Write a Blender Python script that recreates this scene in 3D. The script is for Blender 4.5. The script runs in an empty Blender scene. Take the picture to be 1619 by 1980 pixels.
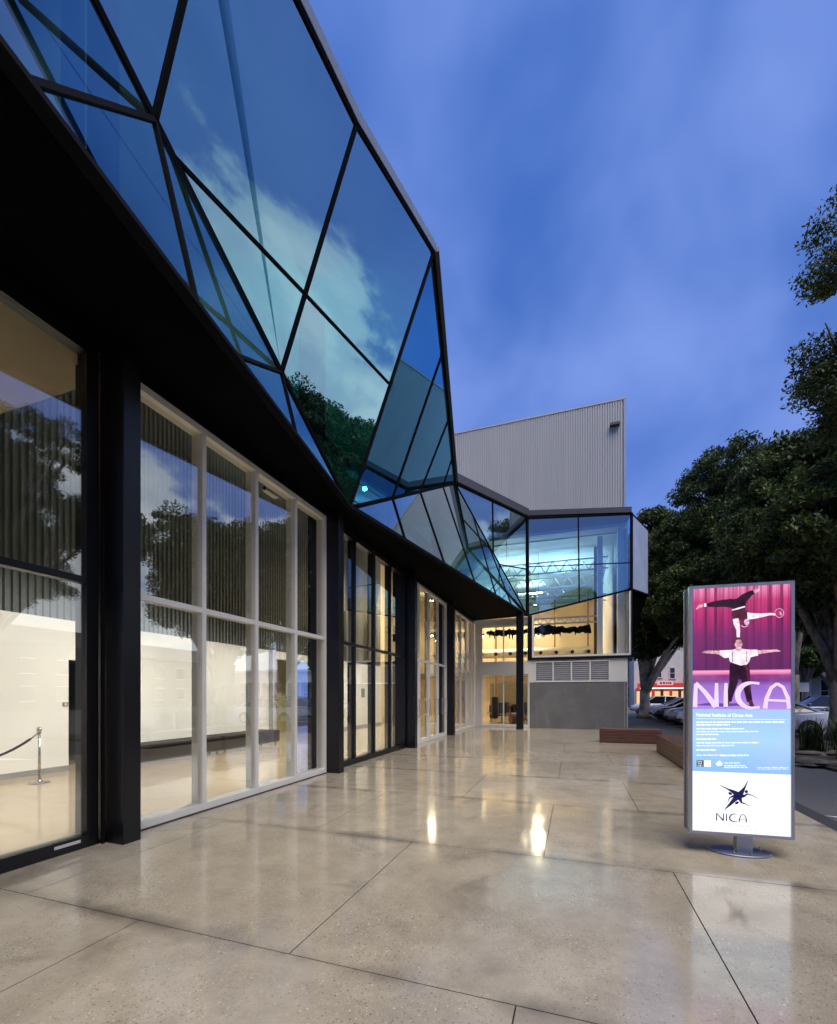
import bpy, math, random
import numpy as np
from mathutils import Vector, Matrix

S = bpy.context.scene
R = math.radians
# ------------------------------------------------------------------ camera
EYE = 1.55
YAW = math.atan(301 / 860)
cam = bpy.data.cameras.new('camera')
cam.sensor_fit = 'HORIZONTAL'; cam.sensor_width = 36; cam.lens = 36 * 860 / 1619
cam.shift_y = (1345 - 990) / 1619
cam.clip_end = 2000; cam.clip_start = 0.05
cam_o = bpy.data.objects.new('camera', cam)
cam_o.location = (0, 0, EYE); cam_o.rotation_euler = (R(90), 0, YAW)
S.collection.objects.link(cam_o); S.camera = cam_o

# ------------------------------------------------------------------ sky
SUN_EL, SUN_AZ = 64, (0.62, -0.78)          # the soft after-sunset glow behind the camera
world = bpy.data.worlds.new('World'); S.world = world
world.use_nodes = True
nt = world.node_tree; N = nt.nodes; Lk = nt.links
N.clear()
def wn(t, **k):
    n = N.new(t)
    for a, b in k.items(): setattr(n, a, b)
    return n
out = wn('ShaderNodeOutputWorld'); bg = wn('ShaderNodeBackground')
sky = wn('ShaderNodeTexSky', sky_type='NISHITA', sun_disc=False)
sky.sun_elevation = R(3.0); sky.sun_rotation = math.atan2(SUN_AZ[0], SUN_AZ[1])
sky.ozone_density = 6.0; sky.air_density = 1.3; sky.dust_density = 0.4; sky.altitude = 50
tc = wn('ShaderNodeTexCoord')
# project the view direction on a cloud layer so clouds flatten towards the horizon
sep = wn('ShaderNodeSeparateXYZ'); Lk.new(tc.outputs['Generated'], sep.inputs[0])
zz = wn('ShaderNodeMath', operation='MAXIMUM'); Lk.new(sep.outputs[2], zz.inputs[0]); zz.inputs[1].default_value = 0.0
za = wn('ShaderNodeMath', operation='ADD'); Lk.new(zz.outputs[0], za.inputs[0]); za.inputs[1].default_value = 0.48
dv = wn('ShaderNodeVectorMath', operation='DIVIDE'); Lk.new(tc.outputs['Generated'], dv.inputs[0])
cmb = wn('ShaderNodeCombineXYZ')
for i in range(3): Lk.new(za.outputs[0], cmb.inputs[i])
Lk.new(cmb.outputs[0], dv.inputs[1])
mp = wn('ShaderNodeMapping'); Lk.new(dv.outputs[0], mp.inputs[0])
mp.inputs['Scale'].default_value = (1.0, 0.85, 0.0); mp.inputs['Rotation'].default_value = (0, 0, R(-38)); mp.inputs['Location'].default_value = (3.1, 1.7, 0)
def noise(scale, detail, rough, dist=0.0):
    n = wn('ShaderNodeTexNoise'); n.inputs['Scale'].default_value = scale; n.inputs['Detail'].default_value = detail
    n.inputs['Roughness'].default_value = rough; n.inputs['Distortion'].default_value = dist
    Lk.new(mp.outputs[0], n.inputs['Vector']); return n
def ramp(src, stops):
    r = wn('ShaderNodeValToRGB'); e = r.color_ramp.elements
    while len(e) < len(stops): e.new(0.5)
    for q, (p, c) in zip(e, stops): q.position = p; q.color = (*c, 1)
    r.color_ramp.interpolation = 'EASE'
    Lk.new(src, r.inputs[0]); return r
n1 = noise(2.9, 4, 0.5, 0.2); n2 = noise(3.1, 8, 0.58, 0.3)
soft = ramp(n1.outputs[0], [(0.30, (0, 0, 0)), (0.72, (1, 1, 1))])
bk = wn('ShaderNodeMapRange'); bk.inputs[1].default_value = 0.30; bk.inputs[2].default_value = 0.56; bk.inputs[3].default_value = 0.19; bk.inputs[4].default_value = -0.14
Lk.new(sep.outputs[2], bk.inputs[0])
bs = wn('ShaderNodeMath', operation='ADD'); Lk.new(n2.outputs[0], bs.inputs[0]); Lk.new(bk.outputs[0], bs.inputs[1])
white = ramp(bs.outputs[0], [(0.50, (0, 0, 0)), (0.60, (1, 1, 1))])
def mix(f, a, b, fac=None):
    m = wn('ShaderNodeMix', data_type='RGBA'); m.clamp_result = False
    if f is not None: Lk.new(f, m.inputs[0])
    else: m.inputs[0].default_value = fac
    for i, v in ((6, a), (7, b)):
        if isinstance(v, tuple): m.inputs[i].default_value = (*v, 1)
        else: Lk.new(v, m.inputs[i])
    return m.outputs[2]
# clear dusk air: the Nishita sky deepened towards the blue of the hour
hsv = wn('ShaderNodeHueSaturation'); hsv.inputs['Saturation'].default_value = 1.0; hsv.inputs['Value'].default_value = 0.10
Lk.new(sky.outputs[0], hsv.inputs['Color'])
clear = mix(None, hsv.outputs[0], (0.058, 0.16, 0.55), 0.90)
haze_up = ramp(sep.outputs[2], [(0.0, (1, 1, 1)), (0.62, (0, 0, 0))])
clear = mix(haze_up.outputs[0], clear, (0.17, 0.29, 0.76))
cl = mix(soft.outputs[0], clear, (0.19, 0.305, 0.75))
hz = wn('ShaderNodeMath', operation='MULTIPLY'); Lk.new(haze_up.outputs[0], hz.inputs[0]); hz.inputs[1].default_value = 0.55
cl = mix(hz.outputs[0], cl, (0.185, 0.30, 0.76))
# brighter cloud where the after-glow reaches it
dt = wn('ShaderNodeVectorMath', operation='DOT_PRODUCT'); Lk.new(tc.outputs['Generated'], dt.inputs[0]); dt.inputs[1].default_value = (0.98, 0.20, 0.0)
gl = ramp(dt.outputs['Value'], [(0.52, (0, 0, 0)), (0.74, (1, 1, 1))])
wm = wn('ShaderNodeMath', operation='MULTIPLY'); Lk.new(white.outputs[0], wm.inputs[0]); Lk.new(gl.outputs[0], wm.inputs[1])
lit = ramp(bs.outputs[0], [(0.50, (0.40, 0.55, 0.86)), (0.60, (0.66, 0.78, 0.98)), (0.74, (1.0, 1.06, 1.14))])
cl = mix(wm.outputs[0], cl, lit.outputs[0])
Lk.new(cl, bg.inputs['Color']); bg.inputs['Strength'].default_value = 1.1
Lk.new(bg.outputs[0], out.inputs[0])

sl = bpy.data.lights.new('sun', 'SUN'); sl.energy = 4.3; sl.angle = R(50); sl.color = (1.0, 0.915, 0.765)
so = bpy.data.objects.new('sun', sl); S.collection.objects.link(so)
d = Vector((SUN_AZ[0] * math.cos(R(SUN_EL)), SUN_AZ[1] * math.cos(R(SUN_EL)), math.sin(R(SUN_EL))))
so.rotation_euler = d.to_track_quat('Z', 'Y').to_euler(); so.location = (6, -6, 12)

S.view_settings.view_transform = 'Standard'; S.view_settings.look = 'None'
S.view_settings.exposure = 0; S.view_settings.gamma = 1; S.view_settings.use_curve_mapping = False
try:
    S.cycles.use_denoising = True; S.cycles.max_bounces = 10; S.cycles.transparent_max_bounces = 32
    S.cycles.diffuse_bounces = 4; S.cycles.glossy_bounces = 5; S.cycles.sample_clamp_indirect = 4
    S.cycles.caustics_reflective = False; S.cycles.caustics_refractive = False
except Exception: pass

# ------------------------------------------------------------------ helpers
C = S.collection
V = Vector
def unit(v): v = V(v); return v.normalized()
def wpos(o):
    p = V((0, 0, 0))
    while o is not None: p = p + o.location; o = o.parent
    return p
def thing(name, label, cat, loc=(0, 0, 0), rz=0.0, group=None, kind=None):
    o = bpy.data.objects.new(name, None); C.objects.link(o)
    o.location = loc; o.rotation_euler = (0, 0, rz); o.empty_display_size = 0.2
    tag(o, label, cat, group, kind); return o
def tag(o, label=None, cat=None, group=None, kind=None):
    if label: o['label'] = label
    if cat: o['category'] = cat
    if group: o['group'] = group
    if kind: o['kind'] = kind
    return o
class MB:
    def __init__(s): s.v = []; s.f = []
    def add(s, vs, fs):
        b = len(s.v); s.v += [tuple(p) for p in vs]; s.f += [tuple(i + b for i in q) for q in fs]; return s
    def box(s, a, b):
        (x0, y0, z0), (x1, y1, z1) = a, b
        return s.add([(x0,y0,z0),(x1,y0,z0),(x1,y1,z0),(x0,y1,z0),(x0,y0,z1),(x1,y0,z1),(x1,y1,z1),(x0,y1,z1)],
              [(3,2,1,0),(4,5,6,7),(0,1,5,4),(1,2,6,5),(2,3,7,6),(3,0,4,7)])
    def bbox(s, a, b, r=0.01):               # box with chamfered vertical edges and top
        (x0, y0, z0), (x1, y1, z1) = a, b
        def ring(i, z): return [(x0+r+i,y0+i,z),(x1-r-i,y0+i,z),(x1-i,y0+r+i,z),(x1-i,y1-r-i,z),(x1-r-i,y1-i,z),(x0+r+i,y1-i,z),(x0+i,y1-r-i,z),(x0+i,y0+r+i,z)]
        vs = ring(0, z0) + ring(0, z1-r) + ring(r*.7, z1)
        fs = [tuple(reversed(range(8))), tuple(range(16, 24))]
        for k in (0, 8):
            for i in range(8): j = (i+1) % 8; fs.append((k+i, k+j, k+8+j, k+8+i))
        return s.add(vs, fs)
    def prism(s, poly, off):
        n = len(poly); off = V(off)
        vs = [V(p) for p in poly] + [V(p) + off for p in poly]
        fs = [tuple(range(n-1, -1, -1)), tuple(range(n, 2*n))]
        for i in range(n): j = (i+1) % n; fs.append((i, j, n+j, n+i))
        return s.add(vs, fs)
    def beam(s, a, b, w, dp, n=(0, 0, 1), ext=0.0, shift=0.0):
        a = V(a); b = V(b); t = (b-a).normalized(); n = V(n); n = (n - t*n.dot(t)).normalized(); u = t.cross(n)
        a = a - t*ext; b = b + t*ext
        q = [u*(-w/2)+n*(shift-dp/2), u*(w/2)+n*(shift-dp/2), u*(w/2)+n*(shift+dp/2), u*(-w/2)+n*(shift+dp/2)]
        return s.add([a+p for p in q] + [b+p for p in q], [(3,2,1,0),(4,5,6,7),(0,1,5,4),(1,2,6,5),(2,3,7,6),(3,0,4,7)])
    def tube(s, pts, rad, k=8, caps=True):
        pts = [V(p) for p in pts]; n = len(pts)
        if not hasattr(rad, '__len__'): rad = [rad]*n
        vs = []
        ref = V((0.3, 0.2, 1)) if abs((pts[-1]-pts[0]).normalized().z) < 0.9 else V((1, 0.1, 0))
        for i, p in enumerate(pts):
            t = (pts[min(i+1, n-1)] - pts[max(i-1, 0)]).normalized()
            u = t.cross(ref).normalized(); w = t.cross(u)
            for j in range(k):
                a = 2*math.pi*j/k; vs.append(p + (u*math.cos(a) + w*math.sin(a))*rad[i])
        fs = [(i*k+j, i*k+(j+1) % k, (i+1)*k+(j+1) % k, (i+1)*k+j) for i in range(n-1) for j in range(k)]
        if caps: fs += [tuple(reversed(range(k))), tuple(range((n-1)*k, n*k))]
        return s.add(vs, fs)
    def lathe(s, prof, c=(0, 0, 0), k=20, sx=1, sy=1):
        vs = [(c[0]+r*sx*math.cos(2*math.pi*j/k), c[1]+r*sy*math.sin(2*math.pi*j/k), c[2]+z) for r, z in prof for j in range(k)]
        n = len(prof)
        fs = [(i*k+j, i*k+(j+1) % k, (i+1)*k+(j+1) % k, (i+1)*k+j) for i in range(n-1) for j in range(k)]
        fs += [tuple(reversed(range(k))), tuple(range((n-1)*k, n*k))]
        return s.add(vs, fs)
    def build(s, name, m, parent=None, local=False, smooth=False, label=None, cat=None, group=None, kind=None):
        me = bpy.data.meshes.new(name)
        o0 = V((0, 0, 0)) if (local or parent is None) else wpos(parent)
        me.from_pydata([V(p) - o0 for p in s.v], [], s.f); me.update()
        if m is not None: me.materials.append(m)
        if smooth: me.polygons.foreach_set('use_smooth', [True]*len(me.polygons))
        o = bpy.data.objects.new(name, me); C.objects.link(o)
        if parent is not None: o.parent = parent
        return tag(o, label, cat, group, kind)
def copy_tree(o, parent=None):
    c = o.copy(); C.objects.link(c)
    if parent is not None: c.parent = parent
    for ch in list(o.children): copy_tree(ch, c)
    return c

# photograph pixel -> point in the place (only to read positions off the photograph while building)
_c, _s = math.cos(YAW), math.sin(YAW)
O = V((0, 0, EYE))
def ray(px, py):
    a = (px-809)/860
    return V((a*_c-_s, a*_s+_c, (1345-py)/860))
def onx(px, py, x): d = ray(px, py); return O + d*(x/d.x)
def ony(px, py, y): d = ray(px, py); return O + d*(y/d.y)
def onz(px, py, z): d = ray(px, py); return O + d*((z-EYE)/d.z)
def onpl(px, py, A, B, D):
    n = (B-A).cross(D-A); d = ray(px, py); return O + d*(n.dot(A-O)/n.dot(d))
def online(px, py, A, B):                      # point of segment AB nearest the ray
    d = ray(px, py); e = B-A; w = A-O
    a, b, c2 = d.dot(d), d.dot(e), e.dot(e); dd, ee = d.dot(w), e.dot(w)
    return A + e*((b*dd - a*ee)/(a*c2 - b*b))

# ------------------------------------------------------------------ materials
class M:
    def __init__(s, name):
        s.m = bpy.data.materials.new(name); s.m.use_nodes = True
        s.t = s.m.node_tree; s.n = s.t.nodes; s.l = s.t.links
        s.b = s.n['Principled BSDF']; s.o = s.n['Material Output']
        s._p = None
    def pos(s, scale=(1, 1, 1)):
        g = s.n.new('ShaderNodeNewGeometry'); mp = s.n.new('ShaderNodeMapping'); mp.inputs['Scale'].default_value = scale
        s.l.new(g.outputs['Position'], mp.inputs[0]); return mp.outputs[0]
    def noise(s, sc, det=4, ro=0.55, vec=None, dist=0):
        n = s.n.new('ShaderNodeTexNoise'); n.inputs['Scale'].default_value = sc; n.inputs['Detail'].default_value = det
        n.inputs['Roughness'].default_value = ro; n.inputs['Distortion'].default_value = dist
        s.l.new(vec or s.pos(), n.inputs['Vector']); return n.outputs[0]
    def vor(s, sc, vec=None, feat='F1'):
        n = s.n.new('ShaderNodeTexVoronoi'); n.inputs['Scale'].default_value = sc; n.feature = feat
        s.l.new(vec or s.pos(), n.inputs['Vector']); return n
    def ramp(s, src, stops):
        r = s.n.new('ShaderNodeValToRGB'); e = r.color_ramp.elements
        while len(e) < len(stops): e.new(0.5)
        for q, (p, c) in zip(e, stops):
            q.position = p; c = (c, c, c) if isinstance(c, (int, float)) else c; q.color = (*c, 1)
        s.l.new(src, r.inputs[0]); return r.outputs[0]
    def mix(s, f, a, b, mode='MIX'):
        m = s.n.new('ShaderNodeMix'); m.data_type = 'RGBA'; m.blend_type = mode
        for i, v in ((0, f), (6, a), (7, b)):
            if isinstance(v, (int, float)): m.inputs[i].default_value = v if i == 0 else (v, v, v, 1)
            elif isinstance(v, tuple): m.inputs[i].default_value = (*v, 1)
            else: s.l.new(v, m.inputs[i])
        return m.outputs[2]
    def math(s, op, a, b):
        m = s.n.new('ShaderNodeMath'); m.operation = op
        for i, v in ((0, a), (1, b)):
            if isinstance(v, (int, float)): m.inputs[i].default_value = v
            else: s.l.new(v, m.inputs[i])
        return m.outputs[0]
    def set(s, **k):
        for a, v in k.items():
            i = s.b.inputs[{'col': 'Base Color', 'ro': 'Roughness', 'me': 'Metallic', 'sp': 'Specular IOR Level', 'em': 'Emission Color', 'es': 'Emission Strength', 'coat': 'Coat Weight'}[a]]
            if isinstance(v, (int, float)): i.default_value = v
            elif isinstance(v, tuple): i.default_value = (*v, 1)
            else: s.l.new(v, i)
        return s
    def bump(s, h, st=0.2, dist=0.01):
        b = s.n.new('ShaderNodeBump'); b.inputs['Strength'].default_value = st; b.inputs['Distance'].default_value = dist
        s.l.new(h, b.inputs['Height']); s.l.new(b.outputs[0], s.b.inputs['Normal']); return s
def paint(name, col, ro=0.5, var=0.12, sc=3.0, me=0.0, sp=0.5, bump=0.0, rv=0.06):
    m = M(name); n = m.noise(sc, 5)
    f = m.ramp(n, [(0.3, tuple(x*(1-var) for x in col)), (0.7, tuple(min(1, x*(1+var)) for x in col))])
    r = m.ramp(m.noise(sc*2.3, 3), [(0.3, max(0.02, ro-rv)), (0.7, ro+rv)])
    m.set(col=f, ro=r, me=me, sp=sp)
    if bump: m.bump(m.noise(60, 3), bump, 0.004)
    return m.m
def emit(name, col, st=1.0):
    m = M(name); em = col
    if name.startswith('print_') and name.split('_')[1] in ('skin', 'dark', 'brown', 'white', 'pink', 'hair') and name != 'print_white':
        tcn = m.n.new('ShaderNodeTexCoord'); k = .35 if 'white' in name or 'lilac' in name else .7
        em = m.mix(m.ramp(m.noise(26, 5, .65, tcn.outputs['Object'], 1.2), [(.36, 1.0), (.62, 0.0)]), col, tuple(x*(1-k)*q for x, q in zip(col, (1.0, .85, .95))))
    m.set(col=tuple(0.2*x for x in col), em=em, es=st, ro=0.4); return m.m
def glass(name, tint, r0, ior=1.5, boost=1.6, refl=(1, 1, 1), wav=0.0):
    m = M(name); m.n.remove(m.b)
    tr = m.n.new('ShaderNodeBsdfTransparent'); tr.inputs[0].default_value = (*tint, 1)
    gl_ = m.n.new('ShaderNodeBsdfGlossy'); gl_.inputs['Roughness'].default_value = 0.0; gl_.inputs['Color'].default_value = (*refl, 1)
    fr = m.n.new('ShaderNodeFresnel'); fr.inputs[0].default_value = ior
    f = m.math('ADD', m.math('MULTIPLY', fr.outputs[0], boost), r0)
    f = m.math('MINIMUM', f, 0.9)
    g = m.n.new('ShaderNodeNewGeometry')
    f = m.math('MULTIPLY', f, m.math('SUBTRACT', 1.0, m.math('MULTIPLY', g.outputs['Backfacing'], 0.8)))
    if wav:
        b = m.n.new('ShaderNodeBump'); b.inputs['Strength'].default_value = wav; b.inputs['Distance'].default_value = 0.02
        m.l.new(m.noise(0.9, 1, 0.4), b.inputs['Height']); m.l.new(b.outputs[0], gl_.inputs['Normal'])
    mx = m.n.new('ShaderNodeMixShader'); m.l.new(f, mx.inputs[0]); m.l.new(tr.outputs[0], mx.inputs[1]); m.l.new(gl_.outputs[0], mx.inputs[2])
    m.l.new(mx.outputs[0], m.o.inputs[0]); return m.m

def concrete():
    m = M('polished_concrete')
    big = m.noise(0.55, 6, 0.6, dist=0.4); mid = m.noise(3.2, 6, 0.65); fine = m.noise(26, 4, 0.6)
    c = m.ramp(big, [(0.30, (0.315, 0.268, 0.198)), (0.50, (0.425, 0.37, 0.282)), (0.70, (0.485, 0.428, 0.335))])
    c = m.mix(m.ramp(mid, [(0.40, 0.0), (0.70, 0.65)]), c, (0.27, 0.23, 0.175))
    c = m.mix(m.ramp(fine, [(0.45, 0.0), (0.8, 0.40)]), c, (0.43, 0.39, 0.32))
    clump = m.ramp(m.noise(1.3, 5, 0.7), [(0.40, 0.10), (0.62, 0.72)])
    for sc, rad in ((48, 0.36), (95, 0.34)):
        v = m.vor(sc); spk = m.ramp(v.outputs['Distance'], [(rad*.6, 1.0), (rad, 0.0)])
        hue = m.ramp(v.outputs['Color'], [(0.0, (0.05, 0.04, 0.032)), (0.30, (0.12, 0.095, 0.07)), (0.48, (0.30, 0.25, 0.19)), (0.62, (0.36, 0.31, 0.24)), (0.85, (0.72, 0.68, 0.60))])
        c = m.mix(m.math('MULTIPLY', spk, clump), c, hue)
    v2 = m.vor(11); pit = m.ramp(v2.outputs['Distance'], [(0.03, 1.0), (0.07, 0.0)])
    pm = m.ramp(v2.outputs['Color'], [(0.60, 0.0), (0.66, 0.85)])
    c = m.mix(m.math('MULTIPLY', pit, pm), c, (0.04, 0.035, 0.03))
    st = m.ramp(m.noise(0.9, 4, 0.55, m.pos((1.0, 1.0, 1.0)), 1.4), [(0.56, 0.0), (0.70, 0.40)])
    c = m.mix(st, c, (0.135, 0.112, 0.088))
    g = m.n.new('ShaderNodeNewGeometry'); se = m.n.new('ShaderNodeSeparateXYZ'); m.l.new(g.outputs['Position'], se.inputs[0])
    # grime that gathers along the cross joints
    fr = m.math('FRACT', m.math('ADD', m.math('DIVIDE', m.math('ADD', se.outputs[1], m.math('MULTIPLY', m.noise(1.1, 2), 0.12)), 2.16), 0.425), 0)
    ed = m.math('ABSOLUTE', m.math('SUBTRACT', fr, 0.5), 0)
    gr = m.math('MULTIPLY', m.ramp(ed, [(0.0, 1.0), (0.06, 0.0)]), m.ramp(m.noise(0.8, 4, 0.6), [(0.40, 0.0), (0.62, 0.75)]))
    c = m.mix(gr, c, (0.10, 0.085, 0.07))
    scuff = m.ramp(m.noise(1.2, 6, 0.7, m.pos((2.6, 0.5, 1)), 0.8), [(0.60, 0.0), (0.72, 0.35)])
    c = m.mix(scuff, c, (0.46, 0.41, 0.34))
    ro = m.ramp(m.noise(1.6, 7, 0.72), [(0.3, 0.065), (0.55, 0.11), (0.75, 0.21)])
    m.set(col=c, ro=ro, sp=1.0)
    m.bump(m.math('ADD', m.math('MULTIPLY', fine, 0.3), m.noise(1.6, 2)), 0.06, 0.012)
    return m.m
MAT = dict(
    concrete=concrete(),
    joint=paint('joint_filler', (0.03, 0.026, 0.022), 0.8),
    black=paint('black_steel', (0.0040, 0.0040, 0.0055), 0.32, 0.08, 1, sp=0.4, rv=0.02),
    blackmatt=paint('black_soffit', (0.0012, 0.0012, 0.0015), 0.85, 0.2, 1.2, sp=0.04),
    mull=paint('dark_mullion', (0.007, 0.007, 0.010), 0.7, sp=0.03, rv=0.03),
    cap=paint('grey_capping', (0.045, 0.045, 0.058), 0.5, 0.08),
    capl=paint('pale_capping', (0.26, 0.31, 0.46), 0.45, 0.08),
    white=paint('white_frame', (0.72, 0.70, 0.66), 0.38, 0.05),
    wall=paint('white_plaster', (0.80, 0.77, 0.71), 0.6, 0.03, 0.8),
    endwall=paint('white_render', (0.62, 0.62, 0.61), 0.6, 0.05, 1.0),
    cream=paint('cream_wall', (0.70, 0.60, 0.42), 0.7, 0.06, 0.7),
    taupe=paint('taupe_ceiling', (0.24, 0.205, 0.15), 0.8, 0.06, 0.8),
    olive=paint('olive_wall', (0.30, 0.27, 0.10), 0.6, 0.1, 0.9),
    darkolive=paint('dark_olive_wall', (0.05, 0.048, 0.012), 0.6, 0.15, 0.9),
    skirt=paint('grey_skirting', (0.25, 0.26, 0.26), 0.5),
    steel=paint('brushed_steel', (0.55, 0.54, 0.52), 0.25, 0.06, 12, me=1.0),
    silver=paint('silver_frame', (0.42, 0.43, 0.46), 0.35, 0.06, 5, me=0.7),
    bluesteel=paint('blue_grey_steel', (0.16, 0.18, 0.27), 0.35, 0.1, 6, me=0.4),
    leather=paint('black_leather', (0.007, 0.006, 0.006), 0.45, 0.2, 7, bump=0.3, sp=0.15),
    rope=paint('black_rope', (0.018, 0.013, 0.013), 0.7, 0.2, 30, bump=0.3),
    rubber=paint('rubber', (0.012, 0.012, 0.013), 0.7),
    grill=paint('louvre_grey', (0.20, 0.20, 0.235), 0.5, 0.08),
    asphalt=None, timber=None, foliage=None, bark=None,
)
def mk_asphalt():
    m = M('asphalt'); f = m.noise(85, 3, 0.7); b = m.noise(0.5, 5)
    c = m.mix(m.ramp(f, [(0.35, 0.0), (0.7, 0.6)]), m.ramp(b, [(0.3, (0.038, 0.039, 0.045)), (0.7, (0.065, 0.066, 0.074))]), (0.11, 0.11, 0.115))
    m.set(col=c, ro=0.75); m.bump(f, 0.4, 0.006); return m.m
def mk_timber():
    m = M('red_timber'); g = m.noise(3.5, 6, 0.65, m.pos((0.7, 0.7, 14)), 0.6)
    c = m.ramp(g, [(0.3, (0.045, 0.014, 0.009)), (0.55, (0.085, 0.029, 0.019)), (0.75, (0.12, 0.046, 0.030))])
    m.set(col=c, ro=0.5); m.bump(g, 0.15, 0.004); return m.m
def mk_foliage(name, dark, mid, light):
    m = M(name); g = m.n.new('ShaderNodeNewGeometry')
    isl = g.outputs['Random Per Island']; big = m.noise(1.5, 3)
    c = m.ramp(isl, [(0.0, dark), (0.6, mid), (1.0, light)])
    c = m.mix(m.ramp(big, [(0.40, 0.75), (0.52, 0.0)]), c, dark); c = m.mix(m.ramp(big, [(0.54, 0.0), (0.66, 0.7)]), c, light)
    m.set(col=c, ro=0.5, sp=0.3)
    tl = m.n.new('ShaderNodeBsdfTranslucent'); m.l.new(c, tl.inputs[0])
    ad = m.n.new('ShaderNodeMixShader'); ad.inputs[0].default_value = 0.22
    m.l.new(m.b.outputs[0], ad.inputs[1]); m.l.new(tl.outputs[0], ad.inputs[2]); m.l.new(ad.outputs[0], m.o.inputs[0]); return m.m
def mk_bark():
    m = M('bark'); n = m.noise(4, 6, 0.7, m.pos((2, 2, 0.7)))
    m.set(col=m.ramp(n, [(0.3, (0.05, 0.042, 0.036)), (0.55, (0.17, 0.15, 0.135)), (0.75, (0.28, 0.255, 0.23))]), ro=0.85); m.bump(n, 0.6, 0.03); return m.m
def mk_grey():
    m = M('grey_cement_render'); b = m.noise(0.8, 6, 0.6, dist=0.5); s2 = m.noise(5, 5, 0.7)
    v = m.ramp(m.noise(1.4, 3, 0.5, m.pos((1.6, 1, 0.35)), 0.8), [(0.55, 0.0), (0.72, 0.35)])
    c = m.ramp(b, [(0.3, (0.10, 0.10, 0.108)), (0.7, (0.15, 0.15, 0.158))])
    c = m.mix(m.ramp(s2, [(0.5, 0.0), (0.8, 0.3)]), c, (0.17, 0.17, 0.175)); c = m.mix(v, c, (0.20, 0.20, 0.205))
    m.set(col=c, ro=0.75); m.bump(s2, 0.1, 0.004); return m.m
def mk_lobby_floor():
    m = M('lobby_polished_floor'); b = m.noise(0.8, 5); f = m.noise(18, 4)
    c = m.ramp(b, [(0.3, (0.44, 0.33, 0.205)), (0.7, (0.52, 0.40, 0.26))]); c = m.mix(m.ramp(f, [(0.5, 0.0), (0.8, 0.2)]), c, (0.35, 0.27, 0.18))
    m.set(col=c, ro=m.ramp(b, [(0.3, 0.04), (0.7, 0.09)]), sp=0.8); return m.m
def mk_metal_sheet(name, a, b_, ro, me=0.0):
    m = M(name); n = m.noise(1.2, 4, 0.5, m.pos((3, 3, 0.25)))
    m.set(col=m.ramp(n, [(0.3, a), (0.7, b_)]), ro=ro, me=me); return m.m
MAT['asphalt'] = mk_asphalt(); MAT['timber'] = mk_timber(); MAT['bark'] = mk_bark(); MAT['grey'] = mk_grey(); MAT['lobby_floor'] = mk_lobby_floor()
MAT['leaf'] = mk_foliage('dark_foliage', (0.015, 0.030, 0.009), (0.044, 0.074, 0.018), (0.105, 0.140, 0.034))
MAT['leaf2'] = mk_foliage('shrub_foliage', (0.012, 0.022, 0.008), (0.03, 0.05, 0.015), (0.07, 0.10, 0.03))
MAT['sheet'] = mk_metal_sheet('pale_ribbed_sheet', (0.37, 0.375, 0.385), (0.41, 0.415, 0.425), 0.5)
MAT['poly'] = mk_metal_sheet('dark_ribbed_wall', (0.115, 0.128, 0.13), (0.165, 0.178, 0.175), 0.4)
MAT['clear'] = glass('clear_glass', (0.94, 0.965, 0.95), 0.085, 1.5, 2.1, wav=0.004)
MAT['hall'] = glass('hall_glass', (0.95, 0.97, 0.96), 0.015, 1.5, 1.3, wav=0.004)
MAT['blue'] = glass('blue_glass', (0.11, 0.50, 0.56), 0.24, 1.5, 2.6, (0.58, 0.85, 0.97), wav=0.006)
MAT['deep'] = glass('deep_blue_glass', (0.10, 0.36, 0.50), 0.20, 1.5, 1.9, (0.24, 0.60, 0.88), wav=0.006)
MAT['pale'] = glass('pale_blue_glass', (0.30, 0.58, 0.66), 0.15, 1.5, 2.0, (0.74, 0.90, 0.98), wav=0.006)
MAT['soft'] = glass('soft_blue_glass', (0.34, 0.60, 0.70), 0.03, 1.5, 1.5, (0.74, 0.92, 0.98), wav=0.006)
MAT['cyan'] = glass('cyan_glass', (0.52, 0.80, 1.0), 0.15, 1.5, 2.2, (0.85, 0.95, 1.0), wav=0.006)

# ------------------------------------------------------------------ ground
MB().prism([(-250, -120, -0.05), (350, -120, -0.05), (350, 500, -0.05), (-250, 500, -0.05)], (0, 0, -0.3)).build('ground', MAT['asphalt'], kind='structure')
fc = MB().box((-4.73, -6.5, -0.06), (2.85, 21.9, -0.014)).build('forecourt', MAT['joint'], kind='structure')
rows = [-6.38, -4.22, -2.06, 0.10, 2.26, 4.42, 6.58, 8.74, 10.9, 13.06, 15.22, 17.38, 19.54, 21.88]
for i in range(len(rows)-1):
    xs = [-4.70, -2.83, -0.275, 2.83] if i % 2 else [-4.70, -4.05, -1.615, 0.82, 2.83]
    if i % 2 and False: pass
    for x0, x1 in zip(xs, xs[1:]):
        g = 0.0042
        MB().box((x0+g, rows[i]+g, -0.012), (x1-g, rows[i+1]-g, 0.0)).build('slab', MAT['concrete'], fc)
MB().prism([(2.87, -6.5, -0.046), (3.12, -6.5, -0.046), (3.12, 22, -0.046), (2.87, 22, -0.046)], (0, 0, 0.01)).build('gutter_strip', paint('dark_gutter', (0.022, 0.022, 0.026), 0.7), kind='structure')
MB().prism([(3.14, 7.35, -0.045), (4.2, 7.15, -0.045), (4.2, 6.75, -0.045)], (0, 0, 0.004)).build('road_marking', paint('road_paint', (0.75, 0.75, 0.76), 0.6), kind='structure')

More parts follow.
